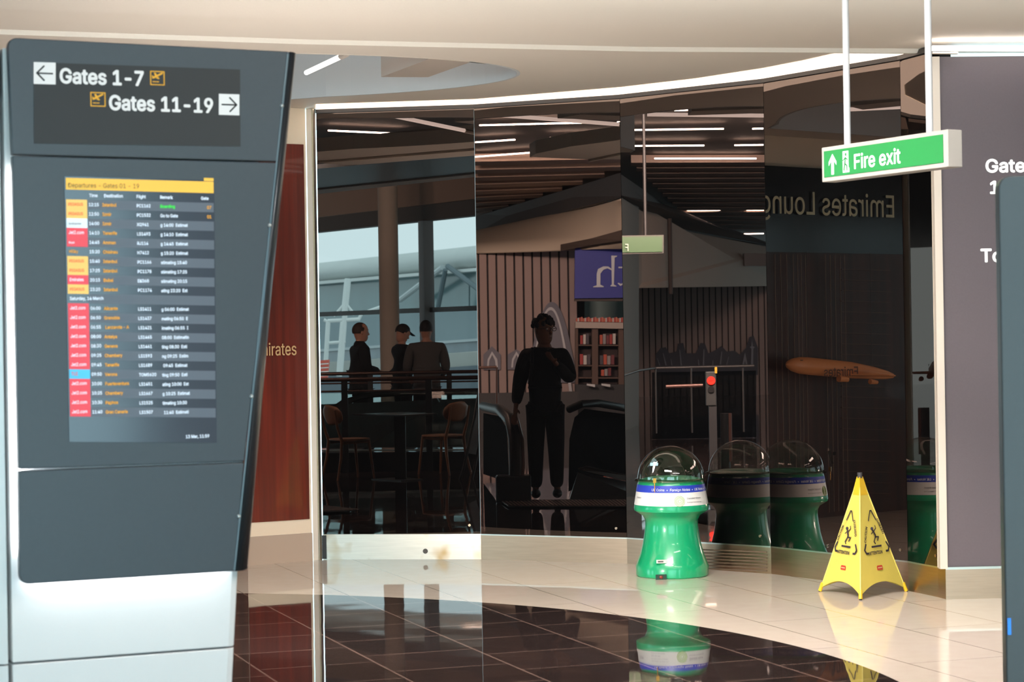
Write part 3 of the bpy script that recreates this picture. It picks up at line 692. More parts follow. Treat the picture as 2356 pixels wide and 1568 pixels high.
# ================================================================== POP-UP CAUTION CONE
F1, F2, F3 = FL(1886, 1360), FL(1980, 1380), FL(2086, 1360)
for q in (F1, F2, F3): q.z = 0
cen = (F1+F2+F3)/3; top = Vector((2.066, cen.y-.02, P(1978, 1087, cen.y).z))
Cn = Thing('caution_sign', 'yellow pop-up caution cone sign standing on the pale floor beside the right wall', 'caution sign', Vector((cen.x, cen.y, 0)))
YF = M('yellow_fabric', (228, 206, 96), .6, noise=.05, nscale=14); YP = M('yellow_plastic', (238, 192, 44), .35)
def cone_face(a, b, n=16):
    "fabric side: two straight seams, an arched bottom hem"
    rows = []
    for i in range(13):
        t = i/12   # 0 bottom .. 1 top
        row = []
        for k in range(n+1):
            s = k/n; low = a.lerp(b, s).lerp(top, .03+.085*(1-abs(2*s-1)**2.2)); hi = top+Z*-.05+ (a.lerp(b, s)-cen)*.06; hi.z = top.z-.05
            q = low.lerp(hi, t); row.append(q)
        rows.append(row)
    return rows
fp = []
for nm, a, b in (('fabric_side', F1, F2), ('fabric_side', F2, F3), ('fabric_side', F3, F1)):
    m = MB(); m.grid(cone_face(a, b)); fp.append(Cn.part(nm, m, YF, smooth=False, sol=.002, fixn=True))
for a in (F1, F2, F3):
    d = (top-a).normalized(); m = MB(); m.tube([a+d*.006, a+d*.06], [.012, .011], 12); q = Cn.part('foot', m, YP, smooth=True)
    m = MB(); m.tube([a+d*.0, a+d*.012], [.008, .010], 12); Cn.part('rubber_tip', m, BLACK, q, smooth=True)
    m = MB(); m.tube([a+d*.05, top-d*.05], .004, 8); Cn.part('rib', m, M('seam_yellow', (246, 226, 120), .5), smooth=True)
m = MB(); hi = [(top-Z*.052+(a-cen)*.07) for a in (F1, F2, F3)]; lo_ = [a.lerp(top, .82) + (a-cen).normalized()*.003 for a in (F1, F2, F3)]
m.add(lo_+hi, [(0, 1, 4, 3), (1, 2, 5, 4), (2, 0, 3, 5), (3, 4, 5), (2, 1, 0)]); 
for q in m.v[3:]: q.z = top.z-.022
Cn.part('collar', m, YP)
m = MB(); m.tube([top-Z*.03, top+Z*.003], .0145, 16); Cn.part('cap', m, M('cap_dark', (58, 56, 58), .5), smooth=True)
PR = M('print_dark', (46, 38, 52), .6)
for (a, b, parent) in ((F1, F2, fp[0]), (F2, F3, fp[1])):
    # plane of the fabric
    U = (b-a); wdt = U.length; mid_ = (a+b)/2; U.normalize(); V = (top-mid_).normalized(); V = (V-U*V.dot(U)).normalized(); N = U.cross(V)
    if N.y > 0: N = -N; 
    flip = U.cross(V).y > 0
    O = mid_+Z*0; q = MB()
    ln = (top-mid_).length
    def uv(x, y): return (x, y)
    s = wdt/.45; lift = .008
    vm = lambda y: .25+(y-.157)*.95
    def SK_(pts, w): stroke(q, O+N*lift, U, V, [(x*s, vm(y)) for x, y in pts], w, 0, .0006)
    SK_([(-.036, .37), (-.006, .43), (.006, .43), (.036, .37)], .008)
    SK_([(-.098, .225), (-.118, .19), (-.105, .168), (-.085, .168)], .012); SK_([(.098, .225), (.118, .19), (.105, .168), (.085, .168)], .012)
    SK_([(-.045, .205), (.045, .205)], .011)
    # slipping figure
    q.ell(O+U*(-.016*s)+V*vm(.318)+N*lift, (.008, .002, .010))
    SK_([(-.012, .31), (.006, .275), (.004, .262)], .013); SK_([(-.008, .3), (-.03, .285)], .006); SK_([(-.004, .298), (.022, .318), (.016, .335)], .006)
    SK_([(.004, .265), (.034, .262), (.02, .24)], .008); SK_([(.002, .262), (-.016, .235), (-.006, .222)], .008)
    Cn.part('warning_symbol', q, PR, parent, fixn=False); q = MB()
    text_into(q, 'ATTENTION', .036, O-U*.080*s+V*vm(.157)+N*lift, U, V, sx=.86*s, bold=.03, depth=.0005)
    sl = math.atan2(.15, -.066*s)
    a1 = math.atan2(.145, .062*s)
    text_into(q, 'CAUTION', .034, O+U*(-.096*s)+V*vm(.232)+N*lift, U, V, sx=.92, rot=a1, bold=.03, depth=.0005)
    text_into(q, 'CUIDADO', .034, O+U*(.040*s)+V*vm(.372)+N*lift, U, V, sx=.92, rot=-a1, bold=.03, depth=.0005)
    Cn.part('warning_text', q, PR, parent, fixn=False)
    q = MB(); O2 = O+V*.168+N*.005; rr = [(-.026*s, -.009), (-.022*s, -.013), (.022*s, -.013), (.026*s, -.009), (.026*s, .009), (.02*s, .014), (-.02*s, .014), (-.026*s, .009)]
    poly2(q, O2, U, V, rr, 0); lg = Cn.part('maker_badge', q, M('badge_red', (196, 60, 40), .5), parent, fixn=False)
    q = MB(); quad(q, O2, U, V, -.02*s, -.003, .02*s, .003, .001 if N.dot(U.cross(V)) > 0 else -.003); Cn.part('badge_line', q, M('badge_pale', (236, 200, 150), .5), lg)

# ================================================================== THE HALL SEEN IN THE DARK GLASS
# design points are given where they appear behind a facet and are carried to their true place by reflecting in it
def slab(mp, pts, off):
    m = MB(mp); m.prism([P(*p) for p in pts], off); return m
GLZ = mat_glass('window_glass', (.97, .98, .98), .0)
# --- shell
SHELL = M('shell_paint', (150, 140, 132), .8)
m = MB(); m.box((8, 3.6, 2.2), (.2, 17.6, 4.5)); struct('wall_hall_right', m, SHELL)
m = MB(); m.prism([Vector((4.2, 12.3, 0)), Vector((8, 12.3, 0)), Vector((8, 12.3, 4.4)), Vector((4.2, 12.3, 4.4))], (0, .1, 0)); struct('wall_hall_front', m, SHELL)
m = MB(); m.box((-27, 14.1, 2.2), (46.6, .2, 4.6)); struct('wall_hall_north', m, M('shell_dark', (40, 34, 34), .8))
# rear glazing behind the camera
m = MB(); m.add([(-4.5, -5, 0), (8, -5, 0), (8, -5, 4.4), (-4.5, -5, 4.4)], [(0, 1, 2, 3)]); struct('window_5', m, GLZ, fixn=False)
FRM = M('mullion_grey', (150, 160, 166), .5)
m = MB()
for x in (-4.4, -1.3, 1.8, 4.9, 7.9): m.box((x, -5.0, 2.2), (.09, .14, 4.4))
for z in (.1, 1.25, 4.3): m.box((1.75, -5.0, z), (12.5, .10, .08))
struct('window_frame_rear', m, FRM)
m = MB(); m.prism([Vector((-5.2, -2.7, 0)), Vector((-4.5, -5.0, 0)), Vector((-4.5, -5, 4.45)), Vector((-5.2, -2.7, 4.45))], (-.15, 0, 0)); struct('wall_hall_rear', m, SHELL)
# side glazing seen in the first facet; sill line below the rail, head at 3.6 m
WA, WB = Vector((-5.2, -2.7, 0)), Vector((-17.5, -12.78, 0)); WU = (WB-WA).normalized(); WN = Vector((-WU.y, WU.x, 0))
def wq(s, z, n=0): return WA+WU*s+Z*z+WN*n
hd = 3.58
m = MB(); m.add([wq(0, 0), wq(15.9, 0), wq(15.9, hd), wq(0, hd)], [(0, 1, 2, 3)]); struct('window_6', m, GLZ, fixn=False)
m = MB(); m.prism([wq(0, hd, -.05), wq(16, hd, -.05), wq(16, 3.84, -.05), wq(0, 3.84, -.05)], WN*.2); struct('wall_head_beam', m, M('beam_dark', (92, 82, 76), .7))
m = MB(); m.prism([wq(0, 3.84, -.02), wq(16, 3.84, -.02), wq(16, 4.5, -.02), wq(0, 4.5, -.02)], WN*-.1); struct('wall_above_beam', m, M('rib_end', (168, 140, 122), .8))
def spx(px, py=700):   # distance along the glazing for a column of the first facet
    # intersect the mirrored sight line with the glazing
    a, b = R1(P(px, py, 10)), R1(P(px, py, 60)); d = b-a; k = ((a-WA).x*WU.y-(a-WA).y*WU.x)/(d.y*WU.x-d.x*WU.y); q = a+d*k
    return (q-WA).dot(WU), q.z
m = MB(); s0 = spx(980)[0]; m.box(wq(s0, hd/2, .02), (.16, .20, hd), math.atan2(WU.y, WU.x)); 
for s in (s0+4.2, s0+8.4): m.box(wq(s, hd/2, .02), (.16, .20, hd), math.atan2(WU.y, WU.x))
struct('window_mullion', m, M('mullion_blue', (176, 190, 198), .5))
m = MB(); zt1 = spx(1000, 712)[1]; m.prism([wq(0, zt1-.04, .02), wq(15.9, zt1-.04, .02), wq(15.9, zt1+.04, .02), wq(0, zt1+.04, .02)], WN*.06); struct('window_transom', m, M('transom_dark', (74, 76, 78), .5))

# --- balustrade rails in front of the void
RAILM = M('rail_bronze', (84, 62, 54), .3, .6); DARKM = M('dark_panel', (24, 25, 27), .4)
def rail(name, label, y0, d0, y1, d1, x0, x1, posts, mp, glass=True):
    a, b = P(x0, y0, d0), P(x1, y1, d1); a.z = b.z = 1.12
    T_ = Thing(name, label, 'railing', mp(Vector((*((a+b)/2).xy, 0))))
    m = MB(mp); m.tube([a, b], .026, 12); T_.part('handrail', m, RAILM, smooth=True)
    m = MB(mp); m.tube([a-Z*.14, b-Z*.14], .012, 8); T_.part('lower_rail', m, RAILM, smooth=True)
    for q in posts:
        c = a.lerp(b, q); m = MB(mp); m.box((c.x, c.y, .55), (.075, .03, 1.1)); T_.part('post', m, DARKM)
    if glass:
        m = MB(mp); m.prism([Vector((a.x, a.y, .3)), Vector((b.x, b.y, .3)), Vector((b.x, b.y, .96)), Vector((a.x, a.y, .96))], (0, .012, 0)); T_.part('glass_panel', m, mat_glass('rail_glass', (.55, .62, .62), .04))
    return T_
rail('balustrade', 'bronze rail balustrade nearest behind the cafe table, mirrored in the door glass', 873, 25, 872, 25, 700, 1150, (.205, .635), R1)
rail('balustrade', 'farther balustrade in front of the standing men, mirrored in the door glass', 855, 30, 850, 30, 690, 1180, (.33, .7), R1, False)
m = slab(R1, [(690, 1087, 25.15), (1150, 1085, 25.15), (1150, 1038, 25.15), (690, 1042, 25.15)], (0, .1, 0)); struct('trim_void_kerb', m, DARKM)
m = slab(R1, [(690, 1038, 25.2), (1150, 1036, 25.2), (1150, 1033, 25.2), (690, 1035, 25.2)], (0, .1, 0)); struct('trim_kerb_edge', m, M('pale_edge', (190, 200, 200), .4))
# escalator flank crossing the void
E1 = Thing('escalator', 'dark escalator flank sloping down the void behind the cafe table', 'escalator', R1(Vector((-1.6, 27.5, 0))))
m = slab(R1, [(740, 1090, 27), (700, 1060, 27), (930, 945, 27.8), (1005, 915, 28), (1010, 925, 28), (950, 965, 27.8)], (0, .3, 0)); E1.part('flank', m, M('flank_dark', (52, 54, 56), .4))
m = MB(R1); m.tube([P(740, 960, 27), P(790, 925, 27.3), (P(850, 908, 27.6)), P(930, 903, 28), P(1110, 901, 28)], .04, 10); E1.part('handrail', m, BLACK, smooth=True)
m = MB(R1); m.tube([P(920, 904.5, 27.9), P(1110, 902, 27.9)], .012, 8); E1.part('chrome_strip', m, M('chrome_bright', (235, 235, 235), .15, 1), smooth=True)
m = slab(R1, [(735, 1030, 28.6), (1110, 1028, 28.6), (1110, 915, 28.6), (735, 930, 28.6)], (0, .05, 0)); struct('wall_void_back', m, M('void_teal', (58, 68, 70), .4))
# --- column
cc = R1(Vector((*P(897, 784, 33).xy, 0))); m = MB(); m.tube([cc, cc+Z*4.42], .158, 28); struct('wall_column', m, M('concrete_column', (186, 172, 158), .7, noise=.05), smooth=True)

# --- outdoors
m = MB(); m.box((-20, -40, -5.1), (160, 110, .2)); 
m = MB(); m.box((-40, -68, -5.1), (160, 108, .2)); struct('ground', m, M('apron', (128, 134, 138), .9))
PB = Thing('pier_building', 'long glazed airport pier with a pale tubular roof beyond the windows', 'building', R1(P(900, 870, 85)))
def pq(px, py, off=0):
    d = 95-(px-700)/430*20+off; return P(px, py, d)
def strip(y0a, y0b, y1a, y1b, off, th=.4, x0=690, x1=1130):
    m = MB(R1); m.prism([pq(x0, y0a, off), pq(x1, y0b, off), pq(x1, y1b, off), pq(x0, y1a, off)], (0, th, 0)); return m
rows = []
for x in range(680, 1141, 46):
    f = (x-735)/365; c0 = 628-f*36; hh = 21+f*3.5; row = []
    for k in range(13):
        a = PI*(k/12)*1.15-.25; row.append(pq(x, c0-hh*math.sin(a)*1.0, -1.8*math.sin(a)-hh*.06*math.cos(a)))
    rows.append([pq(x, c0+hh*math.cos(PI*k/12), -2.2*math.sin(PI*k/12)) for k in range(13)])
m = MB(R1); m.grid(rows); PB.part('roof', m, M('pier_roof', (196, 202, 200), .6, noise=.06, nscale=1), smooth=True, sol=.1, fixn=False)
m = strip(650, 613, 657, 620, -2, 1.2); PB.part('gutter', m, M('pier_gutter', (214, 218, 216), .6))
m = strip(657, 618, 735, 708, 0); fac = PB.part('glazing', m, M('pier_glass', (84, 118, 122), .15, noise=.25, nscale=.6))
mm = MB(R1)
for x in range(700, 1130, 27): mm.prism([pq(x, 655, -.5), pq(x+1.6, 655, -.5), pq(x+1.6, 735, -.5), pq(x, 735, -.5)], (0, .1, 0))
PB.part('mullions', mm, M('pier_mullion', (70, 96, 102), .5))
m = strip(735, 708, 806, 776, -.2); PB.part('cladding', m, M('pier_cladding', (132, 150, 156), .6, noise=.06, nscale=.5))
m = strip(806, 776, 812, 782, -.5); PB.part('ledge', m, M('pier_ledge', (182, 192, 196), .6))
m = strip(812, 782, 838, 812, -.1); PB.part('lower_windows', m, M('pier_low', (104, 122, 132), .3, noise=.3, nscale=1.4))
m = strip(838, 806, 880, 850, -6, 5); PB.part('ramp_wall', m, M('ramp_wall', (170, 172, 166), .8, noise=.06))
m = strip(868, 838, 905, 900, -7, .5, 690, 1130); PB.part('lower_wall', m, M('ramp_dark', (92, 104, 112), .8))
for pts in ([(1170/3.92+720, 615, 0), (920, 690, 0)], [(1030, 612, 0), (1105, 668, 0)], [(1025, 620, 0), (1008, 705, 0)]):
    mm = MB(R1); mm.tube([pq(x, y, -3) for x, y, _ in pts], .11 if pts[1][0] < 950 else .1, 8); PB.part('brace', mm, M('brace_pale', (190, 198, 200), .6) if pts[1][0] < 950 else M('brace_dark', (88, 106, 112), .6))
SB = Thing('support_frame', 'white tubular steel support frame outside the windows', 'steel frame', R1(P(785, 860, 62)))
WS = M('white_steel', (222, 228, 226), .5)
for a, b, rr_ in (((800, 642), (792, 725), .10), ((800, 640), (783, 858), .08), ((755, 740), (748, 862), .07), ((789, 740), (780, 865), .085), ((754, 738), (828, 734), .06), ((752, 789), (795, 786), .05), ((793, 698), (768, 727), .04), ((796, 698), (816, 724), .04), ((825, 735), (836, 715), .05), ((836, 720), (875, 706), .05), ((745, 735), (756, 741), .05)):
    mm = MB(R1); mm.tube([P(a[0], a[1], 62), P(b[0], b[1], 62)], rr_, 8); SB.part('strut', mm, WS, smooth=True)
BR = Thing('barrier', 'red and white striped traffic barrier outside, low at the left of the door glass', 'barrier', R1(P(745, 868, 50)))
mm = slab(R1, [(730, 829, 50), (757, 827, 50), (753, 868, 50), (730, 872, 50)], (0, .25, 0)); bb_ = BR.part('panel', mm, M('barrier_red', (214, 92, 74), .6))
for k in range(4): mm = slab(R1, [(730, 836.5+k*9, 49.98), (756, 834.5+k*9, 49.98), (756, 837+k*9, 49.98), (730, 839+k*9, 49.98)], (0, .01, 0)); BR.part('white_stripe', mm, M('barrier_white', (232, 220, 212), .6), bb_)

# --- ceilings in the hall
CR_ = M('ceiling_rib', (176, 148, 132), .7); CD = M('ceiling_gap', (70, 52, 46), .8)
def ceil_lamp(mp, a, b, nm, zc=4.36, r_=.010):
    pa, pb = FL(a[0], a[1], zc), FL(b[0], b[1], zc); mm = MB(mp); mm.tube([pa, pb], r_, 6)
    return single('line_light', mm, LINEH, nm, 'light', group=None)
def hall_lamp(mp, a, b, where):
    o = ceil_lamp(mp, a, b, where); o['group'] = 'thin line lights on the hall ceiling'; return o
for mp, nmf, lst in ((R1, 'thin line light on the dark ceiling above the door reflection', [((755, 300), (925, 307.5))]),
     (R1, 'thin line light beside the concrete column head', [((900, 476), (968, 475)), ((1004, 475), (1094, 474.5))]),
     (R2, 'thin line light of the rows mirrored in the first panel right of the door', [((1103, 288), (1344, 282)), ((1420, 281), (1426, 281)), ((1094, 327), (1185, 321)), ((1265, 317), (1426, 314)), ((1094, 360.5), (1232, 350)), ((1303, 346.5), (1427, 344))]),
     (R3, 'thin line light of the rows mirrored behind the donation globe', [((1552, 253.5), (1754, 249.5)), ((1447, 299), (1665, 296)), ((1731, 296), (1756, 295.5)), ((1430, 335.5), (1620, 334.5)), ((1690, 334), (1756, 333)), ((1506, 364.5), (1740, 364.5)), ((1581, 483.5), (1691, 483.5)), ((1718, 483), (1757, 483)), ((1726, 495), (1757, 495)), ((1730, 518), (1757, 518)), ((1700, 538), (1757, 537))]),
     (R4, 'thin line light mirrored high beside the right end of the glass', [((2025, 227), (2074, 222.5))])):
    for a, b in lst: hall_lamp(mp, a, b, nmf)
# ribbed part of the ceiling: beams that end at the curved fascia
def top_y(px, pts):
    for (x0, y0), (x1, y1) in zip(pts, pts[1:]):
        if x0 <= px <= x1: return y0+(y1-y0)*(px-x0)/(x1-x0)
    return pts[-1][1]
mm = MB(R2)
for k, y in enumerate((369, 388, 405.5, 422, 437.5, 452, 465.5, 478, 490, 501)):
    h_ = 9.5-.45*k; xe = min(1470, 1560-(y-350)*3.05)
    a, b = FL(1075, y+3, 4.32), FL(xe, y-5, 4.32); c, d = FL(xe, y-5+h_, 4.32), FL(1075, y+3+h_, 4.32)
    mm.prism([a, b, c, d], Z*.12)
struct('ceiling_ribs_a', mm, CR_)
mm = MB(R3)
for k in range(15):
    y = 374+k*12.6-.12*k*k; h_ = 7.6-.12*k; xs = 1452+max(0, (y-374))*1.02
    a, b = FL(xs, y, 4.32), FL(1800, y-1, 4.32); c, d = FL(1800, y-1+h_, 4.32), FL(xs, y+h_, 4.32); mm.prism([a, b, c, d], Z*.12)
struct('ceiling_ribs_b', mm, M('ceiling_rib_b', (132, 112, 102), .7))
mm = MB(R1)
for k, y in enumerate((462, 478, 491, 503)):
    mm.prism([FL(700, y, 4.3), FL(1130, y-22, 4.3), FL(1130, y-22+5, 4.3), FL(700, y+6, 4.3)], Z*.12)
struct('ceiling_ribs_c', mm, CR_)
m = MB(R1); a, b = FL(640, 456, 3.5), FL(1140, 402, 3.5); c, d = FL(1140, 396, 3.5), FL(640, 446, 3.5); m.prism([a, b, c, d], Z*.05); struct('ceiling_baffle_edge', m, M('baffle_pale', (206, 206, 200), .5))
m = MB(R1); a, b = FL(640, 446, 3.52), FL(1140, 396, 3.52); c, d = FL(1140, 352, 3.52), FL(640, 396, 3.52); m.prism([a, b, c, d], Z*.05); struct('ceiling_baffle', m, M('baffle_grey', (84, 84, 84), .35))
# end wall piece between ribs and fascia
FASC = M('fascia_dark', (76, 72, 72), .7); PALE = M('bulkhead_pale', (222, 204, 184), .7, noise=.03)
m = slab(R2, [(1085, 542, 46.5), (1085, 500, 46.5), (1240, 455, 41), (1440, 393, 34.3), (1440, 450, 34.3), (1240, 508, 41)], (0, .15, 0)); struct('wall_fascia_a', m, FASC)
m = slab(R2, [(1085, 502, 46.8), (1085, 440, 46.8), (1440, 330, 34.8), (1440, 395, 34.8)], (0, .15, 0)); struct('wall_rib_end_a', m, M('rib_end', (168, 140, 122), .8))
m = MB(R2); rows = []
for t in [k/12 for k in range(13)]:
    x = 1085+t*360; top_ = P(x, 544-91*t-3*math.sin(PI*t), 46.4-12*t); bot = P(x, 581-10*t, 37.9-2*t)
    rows.append([top_.lerp(bot, q)+Z*(.22*math.sin(PI*q)) for q in [j/6 for j in range(7)]])
m.grid(rows); struct('ceiling_bulkhead_a', m, PALE, smooth=True, sol=.04, fixn=False)
m = slab(R2, [(1290, 577, 36.4), (1290, 562, 36.6), (1360, 548, 36), (1440, 526, 35.5), (1440, 552, 35.5), (1370, 562, 36)], (0, .1, 0)); struct('trim_dark_wedge', m, M('wedge_brown', (92, 78, 70), .8))  # dark brown wedge along the foot of the pale bulkhead
m = slab(R3, [(1425, 448, 34.2), (1425, 398, 34.2), (1530, 470, 44.5), (1625, 540, 54), (1790, 566, 56.5), (1790, 575, 56.5), (1640, 562, 54.5), (1580, 550, 51), (1540, 526, 44.6)], (0, .15, 0)); struct('wall_fascia_b', m, FASC)
# bulkhead wall above and beside the slatted wall
GREIGE = M('greige_wall', (186, 164, 150), .8, noise=.03); GRG = M('cool_grey_wall', (138, 140, 138), .8)
m = slab(R3, [(1425, 995, 34.6), (1425, 440, 34.6), (1470, 470, 37.6), (1470, 978, 37.6)], (0, .2, 0)); struct('wall_pier', m, GRG)
m = slab(R3, [(1470, 662, 38), (1470, 465, 38), (1545, 525, 45), (1590, 550, 51), (1800, 574, 56.8), (1800, 657, 56.8)], (0, .2, 0)); struct('wall_bulkhead', m, GREIGE)
m = slab(R3, [(1569, 613, 52.8), (1569, 612, 52.8), (1800, 609, 55.5), (1800, 657, 55.5), (1569, 660, 52.8)], (0, .3, 0)); struct('wall_bulkhead_step', m, M('greige_step', (132, 116, 108), .8))
m = MB(R3); m.tube([Vector((*P(1545, 784, 40).xy, 2.4)), Vector((*P(1545, 784, 40).xy, 3.85))], .045, 10); struct('trim_drop_rod', m, M('rod_brown', (56, 44, 40), .6))
m = slab(R3, [(1713, 611, 50), (1712, 582, 50), (1800, 583, 50), (1800, 611, 50)], (0, .3, 0)); single('wall_screen', m, M('screen_off', (26, 30, 38), .2), 'black flat screen mounted high, mirrored right of the second exit sign', 'screen')
# --- slatted walls
SLAT = M("slat_wall", (176, 152, 145), .8, noise=.03, nscale=20); SLATD = M('slat_wall_b', (140, 116, 110), .8, noise=.03, nscale=20)
GAP = M('slat_gap', (46, 38, 40), .8)
def slat_wall(name, mp, x0, x1, yt0, yt1, d0, d1, pitch, mat, zb=.0):
    a, b = P(x0, yt0, d0), P(x1, yt1, d1); L = (Vector(b.xy)-Vector(a.xy)).length; U = Vector((b.x-a.x, b.y-a.y, 0)).normalized(); N = Vector((U.y, -U.x, 0))
    zt = (a.z+b.z)/2; A0 = Vector((a.x, a.y, zb)); m = MB(mp); m.prism([A0, A0+U*L, A0+U*L+Z*(zt-zb), A0+Z*(zt-zb)], -N*.1)
    w = struct(name, m, GAP); m = MB(mp); k = 0
    while k*pitch < L:
        o = A0+U*(k*pitch+.016)+N*.05; m.prism([o, o+U*(pitch-.034), o+U*(pitch-.034)+Z*(zt-zb), o+Z*(zt-zb)], -N*.05); k += 1
    q = mesh_obj('slats', m, mat, w.location, w); return A0, U, N
SA, SU, SN = slat_wall('wall_slatted_a', R2, 1080, 1322, 583, 573, 38, 38, .163, SLAT)
SB_, SU2, SN2 = slat_wall('wall_slatted_b', R3, 1436, 1800, 658, 656, 56, 56, .163, SLAT)
# murals on the slats
MUR = M('mural_grey', (128, 126, 136), .7); MURW = M('mural_white', (206, 204, 208), .6); MURM = M('mural_mid', (92, 90, 100), .7)
def spt(px, py, d=37.9): return P(px, py, d)
def arch(cx, ybase, ytop, hw, n=28): 
    return [(cx+hw*t, ybase-(ybase-ytop)*(1-abs(t)**2.1)) for t in [-1+2*k/n for k in range(n+1)]]
T_ = Thing('arch_mural', 'tall white arch mural with a grey halo on the slatted wall', 'mural', R2(Vector((*spt(1265, 784).xy, 1.0))))
m = MB(R2); m.prism([spt(x, y, 37.88) for x, y in arch(1270, 880, 694, 58)], (0, .02, 0)); T_.part('halo', m, MUR)
m = MB(R2); m.prism([spt(x, y, 37.84) for x, y in arch(1267, 905, 706, 50)]+[spt(x, y, 37.84) for x, y in arch(1267, 905, 713, 43)][::-1], (0, .02, 0)); T_.part('arch_line', m, MURW)
for cx, yt, hw in ((1132, 796, 16), (1188, 803, 16)):
    T_ = Thing('window_mural', 'small pointed arch mural low on the slatted wall, %s' % ('farthest left' if cx < 1150 else 'just left of the man with glasses'), 'mural', R2(Vector((*spt(cx, 784).xy, 1.0))))
    m = MB(R2); m.prism([spt(x, y, 37.88) for x, y in ((cx-hw-4, 850), (cx-hw-4, 815), (cx, yt), (cx+hw+4, 815), (cx+hw+4, 850))], (0, .02, 0)); T_.part('halo', m, MUR)
    m = MB(R2); m.prism([spt(x, y, 37.84) for x, y in ((cx-12, 845), (cx-10, 826), (cx, 808), (cx+12, 826), (cx+14, 845), (cx+9, 845), (cx+7, 829), (cx+.5, 816), (cx-6, 829), (cx-7.5, 845))], (0, .02, 0)); T_.part('arch_line', m, MURW)
T_ = Thing('bridge_mural', 'grey bridge mural with pale cables and a spire on the darker slatted wall', 'mural', R3(Vector((*P(1600, 784, 55.8).xy, .5))))
def p3(x, y, d=55.9): return P(x, y, d)
m = MB(R3); out = [(1508, 815), (1520, 800), (1532, 798), (1540, 812), (1556, 808), (1560, 790), (1572, 788), (1578, 812), (1600, 812), (1612, 788), (1622, 790), (1630, 812), (1646, 805), (1660, 795), (1672, 808), (1690, 806), (1702, 815), (1716, 800), (1724, 775), (1734, 772), (1744, 800), (1744, 862), (1508, 862)]
m.prism([p3(x, y) for x, y in out], (0, .02, 0)); T_.part('skyline', m, M('mural_dark', (84, 82, 92), .7))
m = MB(R3)
for (x0, y0, x1, y1, w) in ((1512, 824, 1517, 840, 2), (1525, 812, 1531, 840, 3), (1543, 825, 1545, 840, 2), (1563, 804, 1566, 840, 3), (1606, 826, 1607, 840, 2), (1619, 803, 1617, 840, 3), (1640, 828, 1639, 840, 2), (1660, 808, 1656, 838, 3), (1676, 820, 1671, 838, 2)):
    m.prism([p3(x0, y0, 55.85), p3(x0+w*.5, y0, 55.85), p3(x1+w, y1, 55.85), p3(x1, y1, 55.85)], (0, .02, 0))
m.prism([p3(x, y, 55.85) for x, y in ((1730, 780), (1732, 796), (1737, 798), (1733, 802), (1733, 838), (1728, 838), (1729, 802), (1725, 798), (1729, 796))], (0, .02, 0))
m.prism([p3(x, y, 55.85) for x, y in ((1714, 810), (1720, 838), (1716, 838), (1714, 828), (1712, 838), (1708, 838))], (0, .02, 0))
T_.part('cables', m, M('mural_pale', (150, 150, 160), .7))
m = MB(R3); aa = [(1510+200*t, 886-27*math.sin(PI*t)**.9-8*t*0) for t in [k/24 for k in range(25)]]; bb2 = [(x, y+4) for x, y in aa]
m.prism([p3(x, y, 55.8) for x, y in aa]+[p3(x, y, 55.8) for x, y in bb2[::-1]], (0, .02, 0)); T_.part('deck_arch', m, M('mural_pale', (150, 150, 160), .7))
# --- railing and escalator gate in the third facet
rr3 = Thing('balustrade', 'grey rail balustrade before the bridge mural, mirrored behind the donation globe', 'railing', R3(Vector((*P(1600, 784, 32).xy, 0))))
GR = M('rail_grey', (74, 72, 72), .4, .3)
m = MB(R3); m.tube([P(1425, 866, 27), P(1468, 852, 30), P(1508, 846, 32), P(1735, 841, 32)], .018, 10); rr3.part('handrail', m, GR, smooth=True)
for px in (1508, 1590, 1709): m = MB(R3); b = P(px, 846, 32); m.tube([b, Vector((b.x, b.y, .1))], .014, 8); rr3.part('post', m, GR, smooth=True)
m = MB(R3); m.prism([P(1500, 1010, 32.1), P(1500, 856, 32.1), P(1740, 852, 32.1), P(1740, 1005, 32.1)], (0, .02, 0)); rr3.part('infill_panel', m, mat_glass('dim_glass', (.35, .38, .4), .03))
SG = Thing('escalator_signal', 'grey escalator signal post with a glowing red no-entry lamp', 'signal', R3(Vector((*P(1636, 784, 27).xy, 0))))
c = P(1636, 890, 27)
m = MB(R3); m.box(c+Vector((0, .04, -.02)), (.135, .08, .44)); hp = SG.part('housing', m, M('signal_grey', (46, 48, 48), .5), bev=.01)
m = MB(R3); q = P(1636, 875, 26.985); m.tube([q, q+Vector((0, -.012, 0))], .053, 24); red_ = SG.part('red_lamp', m, M('red_glow', raw=(1, .012, .004), emit=14), hp)
m = MB(R3); m.box(q+Vector((0, -.016, 0)), (.06, .004, .007)); SG.part('lamp_bar', m, M('bar_dark', (120, 20, 14), .5), red_)
m = MB(R3); q = P(1636, 895, 26.985); m.tube([q, q+Vector((0, -.01, 0))], .042, 24); SG.part('dark_lamp', m, BLACK, hp)
m = MB(R3); m.box(Vector((c.x+.02, c.y+.05, .42)), (.10, .06, .85)); SG.part('post', m, M('post_dark', (40, 40, 42), .5))
m = MB(R3); m.box(P(1647, 851, 26.99), (.03, .02, .08)); SG.part('yellow_label', m, M('label_yellow', (190, 150, 40), .5))
BL = Thing('bollard_post', 'dark handrail end post standing left of the globe reflection', 'post', R3(Vector((*P(1668, 784, 24.5).xy, 0))))
m = MB(R3); c = P(1668, 950, 24.5); m.tube([Vector((c.x, c.y, 0)), c], .055, 16); BL.part('shaft', m, BLACK, smooth=True)
m = MB(R3); m.tube([Vector((c.x+.055, c.y-.03, .1)), c+Vector((.055, -.03, 0))], .022, 10); BL.part('trim', m, M('copper_trim', (92, 66, 60), .4, .5), smooth=True)
m = MB(R3); m.tube([P(1532, 889, 26), P(1617, 886, 26)], .024, 10); single('handrail_end', m, M('copper_trim', (92, 66, 60), .4, .5), 'short copper coloured handrail end left of the red signal lamp', 'handrail', smooth=True)
